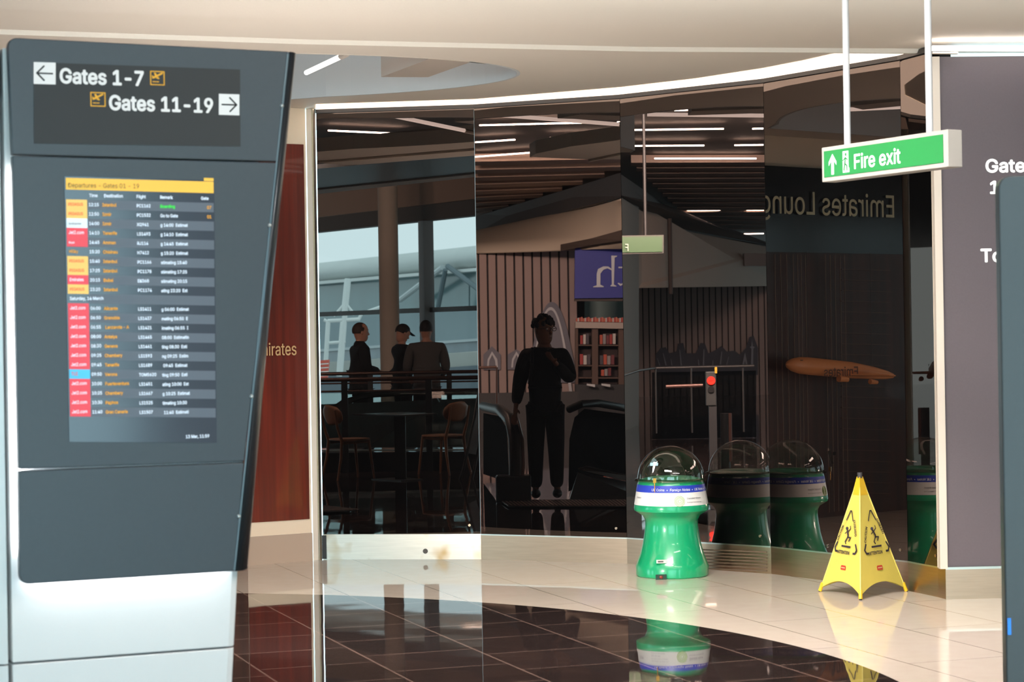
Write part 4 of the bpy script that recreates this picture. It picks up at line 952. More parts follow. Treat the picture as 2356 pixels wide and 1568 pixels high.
# second exit sign
ES = Thing('fire_exit_sign', 'second green exit sign hanging from a dark rod, mirrored above the donation globe', 'exit sign', R3(P(1478, 562, 26)))
m = slab(R3, [(1432-20, 585, 26), (1432-20, 542, 26), (1527, 540, 26), (1527, 582, 26)], (0, .06, 0)); hs = ES.part('housing', m, M('sign_brown', (36, 32, 26), .5))
m = slab(R3, [(1414, 581, 25.985), (1414, 545, 25.985), (1524, 543, 25.985), (1524, 579, 25.985)], (0, .01, 0)); gf = ES.part('green_face', m, M('exit_green_dim', (16, 58, 8), .5, emit=.10), hs)
m = MB(); a, b, tp_ = R3(P(1447, 577, 25.97)), R3(P(1430, 577, 25.97)), R3(P(1447, 553, 25.97))
text_into(m, 'F', .17, b, (a-b) if False else (R3(P(1430, 577, 25.97))-R3(P(1447, 577, 25.97))), Z, bold=.015, depth=.004, sx=.7)
# the letter stands upright and reads correctly from the front of the sign
off = R3(P(1447, 577, 25.97))-b
for v in m.v: v += off
ES.part('lettering', m, M('exit_white_dim', (200, 220, 200), .5, emit=.25), gf, fixn=False)
m = MB(R3); c = P(1485, 541, 26.03); m.tube([c, Vector((c.x, c.y, 4.4))], .022, 10); ES.part('rod', m, M('rod_dark', (22, 19, 19), .6), smooth=True)

# --- bookshop in the second facet
m = slab(R2, [(1322, 686, 36.5), (1323, 570, 36.5), (1560, 565, 36.5), (1560, 683, 36.5)], (0, .25, 0)); 
SH = Thing('shop_sign', 'dark blue shop fascia sign with white serif lettering beside the slatted wall', 'shop sign', R2(P(1440, 686, 36.5)))
sgp = SH.part('blue_panel', m, M('shop_blue', (28, 40, 150), .5, emit=.12))
ser = MB(R2)   # serif letters h and t, drawn as they stand in the glass
def sl_(pts): ser.prism([P(x, y, 36.47) for x, y in pts], (0, .02, 0))
X = lambda v: 1090+v/4.3556; Yq = lambda v: 560+v/4.3556
sl_([(X(x), Yq(y)) for x, y in ((1378, 120), (1436, 122), (1436, 130), (1412, 140), (1404, 410), (1430, 424), (1430, 430), (1370, 428), (1370, 420), (1384, 410))])
sl_([(X(x), Yq(y)) for x, y in ((1384, 300), (1382, 268), (1340, 248), (1300, 262), (1270, 300), (1268, 410), (1302, 428), (1302, 436), (1198, 438), (1198, 430), (1232, 418), (1232, 300), (1246, 254), (1300, 228), (1350, 230), (1386, 256))])
SH.part('letter', ser, M('shop_white', (214, 216, 222), .5, emit=.1), sgp); ser = MB(R2)
sl_([(X(x), Yq(y)) for x, y in ((1450, 232), (1560, 230), (1560, 244), (1450, 246))]); sl_([(X(x), Yq(y)) for x, y in ((1500, 190), (1520, 190), (1518, 400), (1470, 424), (1442, 400), (1446, 392), (1478, 404), (1498, 390))])
SH.part('letter', ser, M('shop_white', (214, 216, 222), .5, emit=.1), sgp)
m = slab(R2, [(1322, 692, 36.6), (1322, 686, 36.6), (1560, 683, 36.6), (1560, 692, 36.6)], (0, .3, 0)); struct('trim_shop_head', m, M('shop_head', (74, 60, 56), .6))
m = slab(R2, [(1345, 735, 39.5), (1345, 690, 39.5), (1560, 690, 39.5), (1560, 735, 39.5)], (0, .05, 0)); struct('wall_shop_back', m, M('shop_pale_glass', (140, 160, 156), .6))  # whitish glass across the upper back of the shop
m = slab(R2, [(1322, 900, 39.8), (1322, 690, 39.8), (1560, 690, 39.8), (1560, 900, 39.8)], (0, .05, 0)); struct('wall_shop_rear', m, M('shop_rear', (70, 52, 48), .7))
SF = Thing('book_shelving', 'brown wooden shop shelving with a pale top ledge and rows of books', 'shelving', R2(Vector((*P(1400, 784, 37.6).xy, 0))))
WD = M('shelf_wood', (96, 70, 58), .6)
m = slab(R2, [(1324, 754, 37.2), (1324, 740, 37.2), (1560, 744, 37.2), (1560, 758, 37.2)], (0, .4, 0)); SF.part('top_ledge', m, M('ledge_pale', (196, 180, 170), .6))
for (x0, x1) in ((1324, 1330), (1362, 1376), (1423, 1436), (1480, 1490)):
    m = slab(R2, [(x0, 884, 37.3), (x0, 755, 37.3), (x1, 755, 37.3), (x1, 884, 37.3)], (0, .35, 0)); SF.part('upright', m, WD)
sy = (795, 842, 870)
for y in sy: m = slab(R2, [(1324, y, 37.35), (1324, y-3, 37.35), (1490, y-2, 37.35), (1490, y+1, 37.35)], (0, .35, 0)); SF.part('shelf', m, WD)
m = slab(R2, [(1324, 884, 37.7), (1324, 755, 37.7), (1490, 755, 37.7), (1490, 884, 37.7)], (0, .03, 0)); SF.part('back_panel', m, M('shelf_back', (58, 40, 38), .7))
m = slab(R2, [(1324, 1000, 37.2), (1324, 884, 37.2), (1490, 884, 37.2), (1490, 1000, 37.2)], (0, .5, 0)); SF.part('plinth', m, M('shelf_plinth', (46, 44, 46), .6))
cols = [(176, 40, 36), (214, 206, 200), (70, 60, 70), (200, 80, 50), (160, 150, 150), (120, 30, 40)]
nb = 0
for si, (y, x0, x1, st_) in enumerate(((791, 1335, 1359, 7), (791, 1380, 1421, 7.5), (838, 1380, 1421, 8.6), (838, 1334, 1361, 8.5), (864, 1383, 1412, 8))):
    x = x0
    while x < x1-st_:
        cl = cols[nb % 6]; hh_ = (20 if si < 4 else 14)+(nb*7 % 5); m = slab(R2, [(x, y, 37.42), (x, y-hh_, 37.42), (x+st_-1.2, y-hh_, 37.42), (x+st_-1.2, y, 37.42)], (0, .05, 0))
        b_o = single('book', m, M('cover_%d' % (nb % 6), cl, .5), '%s book standing on the brown shop shelving' % ('red', 'white', 'dark', 'orange', 'grey', 'crimson')[nb % 6], 'book', 'books on the shop shelving'); nb += 1; x += st_
x = 1325; k = 0
while x < 1470:
    cl = ((206, 90, 62), (220, 200, 190), (190, 60, 50), (216, 120, 90))[k % 4]; h_ = 7+(k*5 % 4)
    m = slab(R2, [(x, 739+(x-1324)*.017, 37.3), (x, 739-h_, 37.3), (x+3.4, 739-h_, 37.3), (x+3.4, 739+(x-1324)*.017, 37.3)], (0, .1, 0))
    single('book', m, M('ledge_%d' % (k % 4), cl, .5), '%s paperback in the row along the pale shelf ledge' % ('orange', 'cream', 'red', 'salmon')[k % 4], 'book', 'paperbacks along the shelf ledge'); x += 4; k += 1
for (x0, x1, nm) in ((1350, 1369, 'left'), (1384, 1404, 'right')):
    m = slab(R2, [(x0, 886, 36.9), (x0, 882, 36.9), (x1, 884, 36.9), (x1, 890, 36.9)], (0, .1, 0)); single('price_sign', m, M('ledge_white', (214, 214, 214), .6, emit=.1), '%s of the two small white signs at the foot of the shelving' % nm, 'sign')

# --- escalator landing under the man in the second facet
EC = Thing('escalator', 'dark escalator with looping handrails on which the man with glasses stands', 'escalator', R2(Vector((*P(1290, 784, 19.6).xy, 0))))
g = lambda px, z, d: Vector((*P(px, 784, d).xy, z))
m = MB(R2); yl0 = FL(1148, 1153), FL(1440, 1151), FL(1440, 1168), FL(1170, 1168)
m.prism([q+Z*.012 for q in yl0], Z*.004); comb = EC.part('comb_plate', m, M('comb_dark', (40, 36, 36), .5))
m = MB(R2)
for k in range(34):
    x = 1150+k*8.6; m.prism([FL(x, 1154)+Z*.018, FL(x+4, 1154)+Z*.018, FL(x+4+18, 1166.5)+Z*.018, FL(x+18, 1166.5)+Z*.018], Z*.003)
EC.part('comb_teeth', m, M('comb_metal', (180, 150, 138), .4, .4), comb)
def loop(px0, d0, px1, d1, ztop, mirror=1):
    pts = []
    for k in range(9):
        t = k/8; pts.append(g(px0+(px1-px0)*t, ztop*1.0, d0+(d1-d0)*t))
    return pts
a = P(1112, 934, 23.5); b = P(1150, 942, 21.5); c = P(1175, 965, 20.4); d = P(1186, 1010, 20.2); e = P(1188, 1070, 20.1); f = P(1186, 1120, 20.05)
m = MB(R2); m.tube([a, b, c, d, e, f], [.05, .055, .062, .07, .07, .065], 14); EC.part('left_handrail', m, BLACK, smooth=True)
m = MB(R2); m.tube([p+Vector((.062, -.03, 0)) for p in (b, c, d, e, f)], .02, 8); EC.part('handrail_trim', m, M('copper_dim', (110, 84, 78), .35, .6), smooth=True)
m = MB(R2); m.prism([P(1112, 950, 23.6), P(1150, 957, 21.6), P(1166, 985, 20.5), P(1172, 1110, 20.2), P(1112, 1090, 23.6)], (0, .03, 0)); EC.part('left_balustrade', m, M('balustrade_dim', (14, 15, 15), .9, spec=.03))
m = MB(R2); m.box(g(1176, .13, 20.1), (.34, .25, .26)); EC.part('newel_base', m, BLACK, bev=.02)
m = MB(R2); m.tube([P(1310, 941, 21), P(1340, 928, 20.8), P(1375, 927, 21), P(1450, 940, 22.5), P(1500, 950, 24)], .04, 12); EC.part('right_handrail', m, BLACK, smooth=True)
m = MB(R2); m.tube([P(1375, 925, 20.97), P(1450, 937, 22.47), P(1500, 947, 23.9)], .012, 8); EC.part('handrail_trim', m, M('copper_dim', (110, 84, 78), .35, .6), smooth=True)
m = MB(R2); m.prism([P(1308, 1130, 20.7), P(1310, 1010, 20.9), P(1322, 960, 21), P(1345, 940, 21), P(1500, 960, 24), P(1500, 1110, 24), P(1400, 1090, 22)], (0, .03, 0)); EC.part('right_balustrade', m, M('balustrade_dim', (14, 15, 15), .9, spec=.03))
m = MB(R2); m.prism([P(1330, 1078, 20.6), P(1350, 1072, 20.6), P(1450, 1094, 21.5), P(1450, 1108, 21.5), P(1340, 1082, 20.6)], (0, .05, 0)); EC.part('skirt_edge', m, M('skirt_brown', (110, 90, 80), .5))
m = MB(R2); m.prism([P(1310, 1150, 20.4), P(1330, 1086, 20.5), P(1500, 1120, 22), P(1500, 1152, 21)], (0, .1, 0)); EC.part('skirt', m, BLACK)
m = MB(R2); m.tube([P(1090, 845.5, 30), P(1143, 844, 30)], .02, 8); m.tube([P(1143, 844, 30), P(1143, 930, 30)], .016, 8); single('rail_end', m, RAILM, 'end of a bronze rail mirrored at the left edge of the panel beside the door', 'railing', smooth=True)
m = slab(R2, [(1060, 1085, 36), (1060, 905, 36), (1330, 900, 36), (1330, 1080, 36)], (0, .1, 0)); struct('wall_low_dark', m, M('low_dark', (50, 46, 46), .6))

# ================================================================== CAFE FURNITURE
OAK = M('oak', (150, 100, 66), .45, noise=.15, nscale=10)
def chair(px, d, yaw, label, group):
    B = P(px, 784, d); B.z = 0; Rm = Matrix.Rotation(yaw, 3, 'Z')
    mp = lambda v: R1(B + Rm @ Vector(v))
    T_ = Thing('cafe_chair', label, 'chair', mp((0, 0, 0)), group)
    m = MB(mp); seat = []
    for k in range(24):
        a = 2*PI*k/24; x, y = math.cos(a), math.sin(a); q = (abs(x)**4+abs(y)**4)**.25; seat.append(Vector((x/q*.215, y/q*.205, .445)))
    m.prism(seat, (0, 0, .022)); T_.part('seat', m, OAK, bev=.006)
    for sx in (-1, 1):
        m = MB(mp); m.tube([(sx*.17, .16, .445), (sx*.20, .21, 0)], [.018, .012], 10); T_.part('leg', m, OAK, smooth=True)
        m = MB(mp); m.tube([(sx*.17, -.27, .80), (sx*.165, -.235, .60), (sx*.165, -.18, .44), (sx*.175, -.2, .25), (sx*.20, -.26, 0)], [.012, .016, .02, .017, .012], 10); T_.part('leg', m, OAK, smooth=True)
        m = MB(mp); m.tube([(sx*.165, -.18, .42), (sx*.17, .16, .43)], .014, 8); T_.part('side_rail', m, OAK, smooth=True)
    rows = []
    for j in range(9):
        v = -1+2*j/8; row = []
        for k in range(13):
            u = -1+2*k/12; hw = .225*(1-abs(v)**3*.35); zz = .74+v*.115*(1-.25*abs(u)**2.5); row.append(Vector((u*hw, -.255-.02*v+.05*(u*u), zz)))
        rows.append(row)
    m = MB(mp); m.grid(rows); T_.part('backrest', m, OAK, smooth=True, sol=.014, fixn=False)
    return T_
chair(800, 23.9, math.radians(-58), 'oak cafe chair left of the black table, its back at the left', 'cafe chairs at the black table')
chair(1015, 24.5, math.radians(52), 'oak cafe chair right of the black table, its back at the right', 'cafe chairs at the black table')
B = P(917, 784, 23.6); B.z = 0
TB = Thing('cafe_table', 'black square pedestal cafe table standing between two oak chairs', 'table', R1(B))
mpt = lambda v: R1(B+Vector(v))
def sqr(r_, z): return [Vector((-r_*1.1, .12, z)), Vector((.02, -r_*.95, z)), Vector((r_*.85, -.06, z)), Vector((.0, r_, z))]
m = MB(mpt); m.prism(sqr(.50, .735), (0, 0, .016)); TB.part('top', m, M('table_black', (38, 40, 42), .25), bev=.003)
m = MB(mpt); m.box((0, 0, .37), (.125, .09, .73)); TB.part('pedestal', m, BLACK)
m = MB(mpt); m.prism(sqr(.31, 0), (0, 0, .012)); TB.part('base_plate', m, M('plate_dark', (60, 60, 62), .4))
AB = Thing('board_stand', 'black folding board stand at the right edge of the door glass', 'board', R1(Vector((*P(1082, 784, 23.6).xy, 0))))
m = MB(R1); m.tube([P(1102, 900, 23.9), P(1092, 960, 23.7), P(1066, 1080, 23.5), P(1058, 1105, 23.5)], .018, 8); AB.part('front_leg', m, BLACK, smooth=True)
m = MB(R1); m.tube([P(1125, 905, 24.2), P(1108, 1000, 23.9), P(1085, 1108, 23.6)], .018, 8); AB.part('rear_leg', m, BLACK, smooth=True)
m = MB(R1); m.prism([P(1075, 1042, 23.7), P(1104, 925, 23.9), P(1122, 925, 24.1), P(1100, 1046, 23.9)], (0, .02, 0)); AB.part('board', m, M('board_grey', (96, 92, 92), .5))

# ================================================================== PEOPLE
SKIN = M('skin', (196, 142, 118), .55); HAIR = M('hair_dark', (34, 26, 24), .7); SKIND = M('skin_dark', (150, 104, 82), .55)
def skin_mesh(name, verts, edges, root, mat, base, mp, parent, sub=1, grow=1.0, extra=None, voxel=0):
    me = bpy.data.meshes.new('t'); ks = list(verts); ix = {k: i for i, k in enumerate(ks)}
    me.from_pydata([tuple(verts[k][0]) for k in ks], [(ix[a], ix[b]) for a, b in edges], [])
    o = bpy.data.objects.new('t', me); COL.objects.link(o)
    o.modifiers.new('k', 'SKIN')
    sv = me.skin_vertices[0].data
    for i, k in enumerate(ks):
        r_ = verts[k][1]; r_ = r_ if isinstance(r_, tuple) else (r_, r_); sv[i].radius = (r_[0]*grow, r_[1]*grow); sv[i].use_root = (k == root)
    o.modifiers[0].branch_smoothing = .6; sd = o.modifiers.new('s', 'SUBSURF'); sd.levels = sub; sd.render_levels = sub
    dg = bpy.context.evaluated_depsgraph_get(); m2 = bpy.data.meshes.new_from_object(o.evaluated_get(dg)); bpy.data.objects.remove(o)
    mb = MB(mp); mb.add([v.co.copy() for v in m2.vertices], [tuple(p.vertices) for p in m2.polygons]); bpy.data.meshes.remove(m2)
    if extra: mb.merge(extra)
    if voxel:   # fuse everything into one continuous surface
        t = bpy.data.meshes.new('t'); t.from_pydata([tuple(v) for v in mb.v], [], mb.f); o = bpy.data.objects.new('t', t); COL.objects.link(o)
        md = o.modifiers.new('r', 'REMESH'); md.mode = 'VOXEL'; md.voxel_size = voxel; sm_ = o.modifiers.new('m', 'SMOOTH'); sm_.factor = .5; sm_.iterations = 3
        dg = bpy.context.evaluated_depsgraph_get(); m2 = bpy.data.meshes.new_from_object(o.evaluated_get(dg)); bpy.data.objects.remove(o)
        mb = MB(mp); mb.add([v.co.copy() for v in m2.vertices], [tuple(p.vertices) for p in m2.polygons]); bpy.data.meshes.remove(m2)
    return mesh_obj(name, mb, mat, base, parent, smooth=True)
def person(mp0, pos, yaw, h, label, pose, top, bottom, hairm=HAIR, skin=SKIN, head_yaw=0, head_pitch=0, build=1.0, hood=False, curly=False, glasses=False, cap=False, backpack=False, short=False, bulk=1.0):
    Rm = Matrix.Rotation(yaw, 3, 'Z'); mp = lambda v: mp0(pos + Rm @ Vector(v)); k = h/1.78
    def V(x, y, z): return Vector((x*k*build if abs(z) < 2 else x, y*k, z*k))
    T_ = Thing('person', label, 'person', mp((0, 0, 0)))
    A = pose
    v = {'pel': (V(0, 0, .97), .105), 'sp': (V(0, .0, 1.10), .105), 'ch': (V(0, .0, 1.27), (.125, .1)), 'up': (V(0, -.01, 1.42), (.10, .085)), 'nk': (V(0, -.01, 1.49), .07), 'nk2': (V(0, 0, 1.55), .066)}
    e = [('pel', 'sp'), ('sp', 'ch'), ('ch', 'up'), ('up', 'nk'), ('nk', 'nk2')]
    for s, nm in ((-1, 'l'), (1, 'r')):
        v['hip'+nm] = (V(s*.09, 0, .90), .085); v['kn'+nm] = (V(*A.get('kn'+nm, (s*.10, .02, .50))), .055); v['an'+nm] = (V(*A.get('an'+nm, (s*.105, -.02, .085))), .036)
        an = v['an'+nm][0]; v['to'+nm] = (an+V(s*.02, .15, -.055), (.028, .022))
        e += [('pel', 'hip'+nm), ('hip'+nm, 'kn'+nm), ('kn'+nm, 'an'+nm), ('an'+nm, 'to'+nm)]
        v['sh'+nm] = (V(s*.175, -.01, 1.42), .058); v['el'+nm] = (V(*A['el'+nm]), .041); v['wr'+nm] = (V(*A['wr'+nm]), .027)
        fd = (v['wr'+nm][0]-v['el'+nm][0]).normalized(); side = fd.cross(Vector((0, 0, 1)))
        side = side.normalized() if side.length > .2 else Vector((0, 1, 0)); 
        side = A.get('side'+nm, side); pm = v['wr'+nm][0]+fd*.055*k; v['pm'+nm] = (pm, (.036, .02))
        cl = A.get('curl'+nm, Vector((0, 0, -1)))
        e += [('up', 'sh'+nm), ('sh'+nm, 'el'+nm), ('el'+nm, 'wr'+nm), ('wr'+nm, 'pm'+nm)]
        for j, (o_, ln) in enumerate(((-.030, .062), (-.010, .07), (.010, .066), (.030, .052))):
            b0 = pm+fd*.045*k+side*o_*k; b1 = b0+fd*ln*.5*k+cl*.008; b2 = b1+fd*ln*.38*k+cl*.022
            for q, p_, r_ in (('a', b0, .0088), ('b', b1, .0080), ('c', b2, .0072)): v['f%d%s%s' % (j, q, nm)] = (p_, r_)
            e += [('pm'+nm, 'f%da%s' % (j, nm)), ('f%da%s' % (j, nm), 'f%db%s' % (j, nm)), ('f%db%s' % (j, nm), 'f%dc%s' % (j, nm))]
        t0 = pm-fd*.02*k+side*-.036*k; t1 = t0+fd*.03*k-side*.018*k+cl*.01; v['t0'+nm] = (t0, .012); v['t1'+nm] = (t1, .0095); e += [('pm'+nm, 't0'+nm), ('t0'+nm, 't1'+nm)]
    # head as part of the same surface
    Hm = Matrix.Rotation(head_yaw, 3, 'Z') @ Matrix.Rotation(head_pitch, 3, 'X'); hc = V(0, .02, 1.65)
    def Hd(x, y, z): return hc + Hm @ Vector((x, y, z))*k*1.1
    hx = MB(); rings = [(-.135, .030, .020, .035, .0), (-.118, .046, .066, .058, .0), (-.09, .058, .086, .074, 0), (-.05, .068, .089, .09, 0), (-.01, .074, .092, .1, 0), (.03, .077, .094, .104, 0), (.065, .073, .084, .098, 0), (.092, .060, .064, .08, 0), (.112, .038, .038, .05, 0), (.121, .012, .012, .016, 0)]
    vs = []
    for z, a_, f_, b2, _ in rings:
        for q in range(20):
            t = 2*PI*q/20; cx, cy = math.cos(t), math.sin(t); vs.append(Hd(a_*cx, (f_ if cy > 0 else b2)*cy, z))
    nr = len(rings); hx.add(vs, [(i2*20+q, i2*20+(q+1) % 20, (i2+1)*20+(q+1) % 20, (i2+1)*20+q) for i2 in range(nr-1) for q in range(20)]+[tuple(range(20))[::-1], tuple(range((nr-1)*20, nr*20))])
    hx.ell(Hd(0, .098, -.028), (.015*k, .019*k, .017*k), 10, 8, Hm); hx.ell(Hd(0, .091, -.005), (.010*k, .012*k, .032*k), 10, 8, Hm); hx.ell(Hd(0, .082, .028), (.05*k, .014*k, .009*k), 10, 8, Hm)
    hx.tube([V(0, -.012, 1.46), V(0, 0, 1.54), Hd(0, -.01, -.04)], [.062*k, .058*k, .058*k], 14)
    body = skin_mesh('body', v, e, 'pel', skin, T_.b, mp, T_.o, extra=hx, voxel=.0065)
    f = MB(mp)
    for s in (-1, 1): f.ell(Hd(s*.076, -.012, -.008), (.010, .018, .030), 8, 6, Hm)
    T_.part('ears', f, skin, smooth=True)
    f = MB(mp)
    for s in (-1, 1): f.ell(Hd(s*.031, .084, .010), (.013, .008, .007), 8, 6, Hm)
    T_.part('eyes', f, M('eye_white', (220, 216, 210), .3), smooth=True)
    f = MB(mp); f.ell(Hd(0, .087, -.068), (.024, .008, .006), 8, 5, Hm); T_.part('mouth', f, M('lips', (140, 84, 74), .5), smooth=True)
    # hair
    hm = MB(mp)
    if curly:
        rnd = random.Random(3)
        for q in range(70):
            a = rnd.uniform(0, 2*PI); b = rnd.uniform(-.05, 1.0); c_ = math.sqrt(max(0, 1-b*b)) if b > 0 else 1
            x, y, z = c_*math.cos(a)*.082, c_*math.sin(a)*.098-.012, .04+b*.088
            if y > .045 and z < .052: continue
            hm.ell(Hd(x, y, z), (.027, .027, .027), 6, 4, Hm)
    else:
        rows = []
        for i in range(9):
            a = PI*.5*(i/8)*1.25; row = []
            for j in range(21):
                b = 2*PI*j/20; fr = math.sin(b); aa = min(a, PI*.5*(.62 if fr > .45 else (.95 if fr > 0 else 1.25)))
                t_ = .084 if not short else .081
                row.append(Hd(math.sin(aa)*math.cos(b)*t_, math.sin(aa)*math.sin(b)*(t_+.026)-.014, .022+math.cos(aa)*(.106 if not short else .104)))
            rows.append(row)
        hm.grid(rows)
    T_.part('hair', hm, hairm, smooth=True, fixn=not (not curly))
    if cap:
        f = MB(mp); f.ell(Hd(0, -.01, .05), (.092, .108, .07), 16, 8, Hm); f.prism([Hd(-.06, .06, .045), Hd(.06, .06, .045), Hd(.045, .165, .03), Hd(-.045, .165, .03)], (0, 0, .008)); T_.part('cap', f, M('cap_cloth', (40, 40, 42), .7), smooth=True)
    # clothes
    tv = {}; te = []
    th = .018
    tv['hem'] = (V(0, 0, .86), (.135, .12)); tv['pel'] = (V(0, 0, .95), (.135, .118)); tv['sp'] = (V(0, 0, 1.08), (.138, .118)); tv['ch'] = (V(0, 0, 1.26), (.158, .125)); tv['up'] = (V(0, -.01, 1.425), (.135, .105)); tv['nk'] = (V(0, -.005, 1.485), .08)
    for q_ in ('hem', 'pel', 'sp', 'ch', 'up'): tv[q_] = (tv[q_][0], tuple(r0*bulk for r0 in tv[q_][1]))
    te = [('hem', 'pel'), ('pel', 'sp'), ('sp', 'ch'), ('ch', 'up'), ('up', 'nk')]
    for nm in 'lr':
        tv['sh'+nm] = (v['sh'+nm][0], .088); el, wr = v['el'+nm][0], v['wr'+nm][0]; tv['el'+nm] = (el, .062); tv['wr'+nm] = (el.lerp(wr, .93), .044)
        te += [('up', 'sh'+nm), ('sh'+nm, 'el'+nm), ('el'+nm, 'wr'+nm)]
    if hood:
        tv['hd'] = (V(0, -.085, 1.50), (.085, .05)); te.append(('nk', 'hd'))
    skin_mesh('top', tv, te, 'pel', top, T_.b, mp, T_.o, sub=2, grow=1.2)
    bv = {'pel': (V(0, 0, .93), (.105, .098))}; be = []
    for s, nm in ((-1, 'l'), (1, 'r')):
        bv['hip'+nm] = (V(s*.09, 0, .86), .10); bv['kn'+nm] = (v['kn'+nm][0], .075); bv['an'+nm] = (v['an'+nm][0]+Vector((0, 0, .0)), .058); be += [('pel', 'hip'+nm), ('hip'+nm, 'kn'+nm), ('kn'+nm, 'an'+nm)]
    skin_mesh('trousers', bv, be, 'pel', bottom, T_.b, mp, T_.o, sub=2, grow=1.16)
    for nm in 'lr':
        f = MB(mp); an = v['an'+nm][0]; f.ell(Vector((an.x, an.y+.055*k, .045)), (.048, .135, .045), 12, 8); T_.part('shoe', f, M('shoe_dark', (26, 26, 28), .5), smooth=True)
    if glasses:
        f = MB(mp)
        for s in (-1, 1): f.tube([Hd(s*.033+.025*math.cos(a), .104, .01+.02*math.sin(a)) for a in [2*PI*q/14 for q in range(15)]], .0028, 5); f.tube([Hd(s*.058, .100, .014), Hd(s*.081, .0, .012)], .0028, 5)
        f.tube([Hd(-.008, .108, .012), Hd(.008, .108, .012)], .0026, 5); T_.part('glasses', f, M('frame_metal', (150, 140, 136), .2, 1))
    if backpack:
        f = MB(mp); f.ell(V(.0, -.2, 1.2), (.17*k, .11*k, .27*k), 16, 10); T_.part('backpack', f, M('bag_black', (20, 20, 22), .6), smooth=True)
        f = MB(mp)
        f.tube([V(.12, -.12, 1.46), V(.12, .05, 1.47), V(.125, .135, 1.33), V(.15, .08, 1.12)], .017, 6); T_.part('backpack_strap', f, M('bag_black', (20, 20, 22), .6), smooth=True)
    return T_
BLK = M('cloth_black', (14, 14, 16), .9); CHAR = M('cloth_charcoal', (84, 80, 78), .9, noise=.08, nscale=30); NAVY = M('cloth_navy', (20, 20, 26), .9)
relaxed = dict(ell=(-.24, -.03, 1.14), wrl=(-.25, .06, .90), elr=(.24, -.03, 1.14), wrr=(.25, .06, .90))
# man with glasses in the second facet: reads as facing us, glancing to the right, left hand raised to the chest strap
pose = dict(ell=(.25, -.02, 1.15), wrl=(.13, .17, 1.32), elr=(-.24, -.03, 1.14), wrr=(-.27, .05, .91))
pose = dict(ell=(-.26, -.02, 1.15), wrl=(-.10, .19, 1.33), elr=(.25, -.03, 1.14), wrr=(.29, .05, .90), curll=Vector((0, -.6, .8)))
pos = Vector((*P(1252, 784, 20.3).xy, .02))
person(R2, pos, PI, 1.76, 'man in black top with curly hair, glasses and a backpack standing on the escalator landing', pose, BLK, BLK, skin=SKIND, head_yaw=math.radians(38), curly=True, glasses=True, backpack=True)
m = MB(R2); m.ell(P(1206, 822, 20.05), (.008, .003, .006)); 
# men beyond the far rail in the door glass
pose = dict(ell=(-.22, .02, 1.14), wrl=(-.06, .24, 1.10), elr=(.22, .02, 1.14), wrr=(.06, .25, 1.10))
person(R1, Vector((*P(828, 784, 30.4).xy, 0)), math.radians(-68), 1.85, 'man in a black hoodie with cropped hair standing left of the concrete column', pose, BLK, BLK, hairm=M('hair_brown', (60, 42, 34), .7), hood=True, short=True, build=1.15, bulk=1.15)
pose = dict(ell=(-.23, .02, 1.12), wrl=(-.18, .22, 1.0), elr=(.23, .02, 1.12), wrr=(.18, .22, 1.0))
person(R1, Vector((*P(981, 784, 30.6).xy, 0)), math.radians(8), 1.87, 'man in a grey brown jacket seen from behind right of the concrete column', pose, CHAR, NAVY, build=1.2, bulk=1.28, head_yaw=math.radians(-12))
pose = dict(ell=(-.2, .1, 1.12), wrl=(-.05, .3, 1.2), elr=(.2, .1, 1.12), wrr=(.06, .3, 1.2))
person(R1, Vector((*P(925, 784, 32.0).xy, 0)), math.radians(-60), 1.83, 'person in a dark cap and black top half hidden behind the concrete column', pose, BLK, BLK, cap=True, head_pitch=math.radians(-25))

# ================================================================== LOUNGE FRONT (left of the dark glass, seen in the fourth facet)
VQ = R4(FA); VUa = R4(FA+FU)-R4(FA)
def lf_(px, py, n=0):
    v = hit(px, py, VQ, VUa); return R4(v)+FN*n
zl = lf_(1900, 582).z
DKW = M('fascia_black', (20, 18, 18), .12, noise=.2, nscale=3)
m = MB(); m.prism([fw(.515, zl, .012), fw(2.45, zl, .012), fw(2.45, 2.98, .012), fw(.515, 2.98, .012)], FN*.03); struct('wall_lounge_fascia', m, DKW)
t_ = MB(); Og = lf_(2048, 501, .06)
w = text_into(t_, 'Emirates Lounge', .375, Og, -FU, Z, bold=.004, sx=.88, depth=.004)
t2 = MB(); 
single('lounge_lettering', t_, M('champagne_letter', (214, 194, 156), .3, .35), 'gold lounge name lettering on the black fascia, mirrored near the right end', 'lettering', fixn=False)
WN_ = mat_wood('walnut', (44, 22, 14), (82, 44, 28), (14, 14, .8), .45, .1)
m = MB(); m.prism([fw(.515, 0, -.0), fw(2.45, 0, -.0), fw(2.45, zl, -.0), fw(.515, zl, -.0)], FN*.02); struct('wall_lounge_panel', m, WN_)
sc_ = Thing('rod_screen', 'row of thin vertical metal rods before the walnut lounge wall', 'screen', fw(.9, 0, .05))
for px in (1766, 1779, 1793, 1808, 1818, 1826, 1836, 1882, 1893, 1904, 1916, 1926):
    a = lf_(px, 784, .10); mm = MB(); mm.tube([Vector((a.x, a.y, .05)), Vector((a.x, a.y, zl-.02))], .0035, 6); sc_.part('rod', mm, M('rod_metal', (150, 128, 112), .4, .5))
lv = Thing('slatted_shelf', 'walnut panel with fine horizontal shelf edges behind the model aeroplane', 'shelving', fw(2.0, 0, .03))
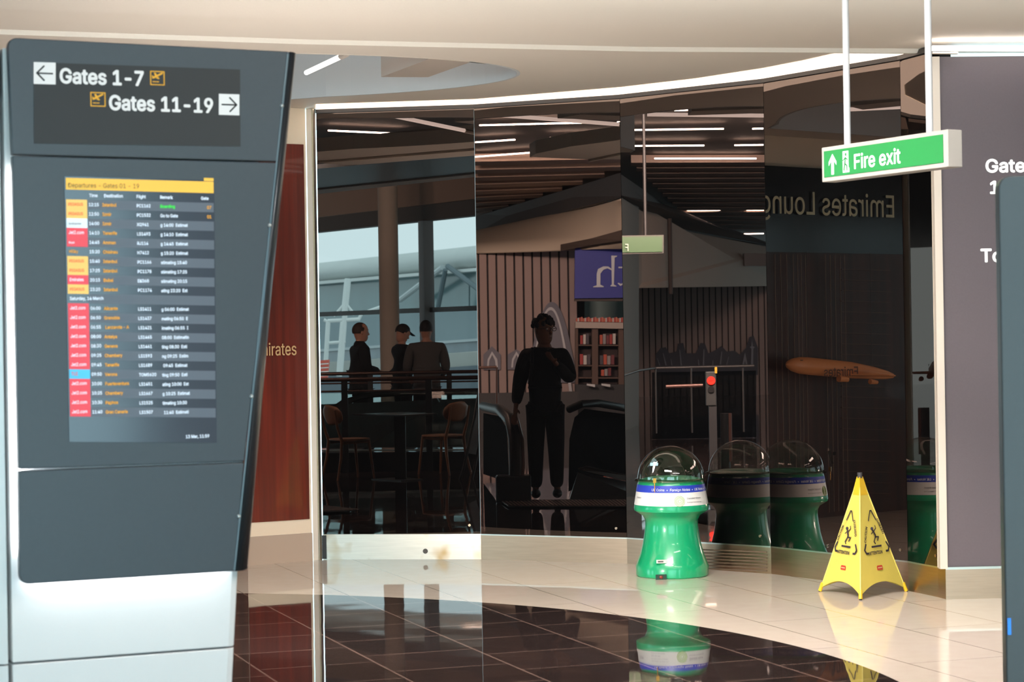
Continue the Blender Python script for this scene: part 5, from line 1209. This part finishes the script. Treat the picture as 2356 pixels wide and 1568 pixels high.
for k in range(22):
    y = 620+k*24.4; a, b = lf_(1930, y, .022), lf_(2042, y+3, .022); mm = MB(); mm.prism([a, b, b+Z*.006, a+Z*.006], FN*.012); lv.part('shelf_edge', mm, M('edge_bronze', (104, 78, 62), .4, .3))
# model aeroplane
a, b = lf_(1765, 838, .22), lf_(2010, 864, .22)
AP = Thing('model_aeroplane', 'gold coloured model aeroplane hanging before the walnut lounge wall', 'model aeroplane', (a+b)/2)
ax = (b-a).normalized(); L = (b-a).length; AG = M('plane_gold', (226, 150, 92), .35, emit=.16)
mm = MB(); pr_ = [(0, .002), (.02, .035), (.06, .06), (.12, .076), (.2, .08), (.6, .076), (.8, .06), (.94, .04), (1, .022)]
mm.tube([a+ax*L*t+Z*(.0+.012*math.sin(PI*t)) for t, r_ in pr_], [r_*.92 for t, r_ in pr_], 20); fus = AP.part('fuselage', mm, AG, smooth=True)
mm = MB(); c = a+ax*L*.45-Z*.045; mm.prism([c, c+ax*.22, c+ax*.42+FN*.30+Z*.02, c+ax*.34+FN*.30+Z*.02], (0, 0, .012)); AP.part('wing', mm, AG)
mm = MB(); c = a+ax*L*.40-Z*.08+FN*.1; mm.tube([c, c+ax*.11], [.028, .02], 12); AP.part('engine', mm, AG, smooth=True)
mm = MB(); c = a+ax*L*.66-Z*.08+FN*.14; mm.tube([c, c+ax*.09], [.022, .016], 12); AP.part('engine', mm, AG, smooth=True)
mm = MB(); c = a+ax*L*.10+Z*.045+FN*.052; mm.box(c, (.02, .012, .006), math.atan2(ax.y, ax.x)); AP.part('cockpit_window', mm, BLACK, fus)
q = MB(); text_into(q, 'Emirates', .15, a+FN*.078, -FU, Z, depth=.0, bold=.01, sx=1.0)
dl_ = (a+ax*L*.60+FN*.085-Z*.035)-(a+FN*.078)
for v_ in q.v: v_ += dl_-ax*0
AP.part('lettering', q, M('plane_print', (96, 56, 30), .5), fus, fixn=False)
mm = MB(); c = a+ax*L*.2; mm.tube([c+Z*.06, Vector((c.x, c.y, zl))], .002, 5); c = a+ax*L*.8; mm.tube([c+Z*.04, Vector((c.x, c.y, zl))], .002, 5); AP.part('wire', mm, M('wire', (90, 80, 76), .4))
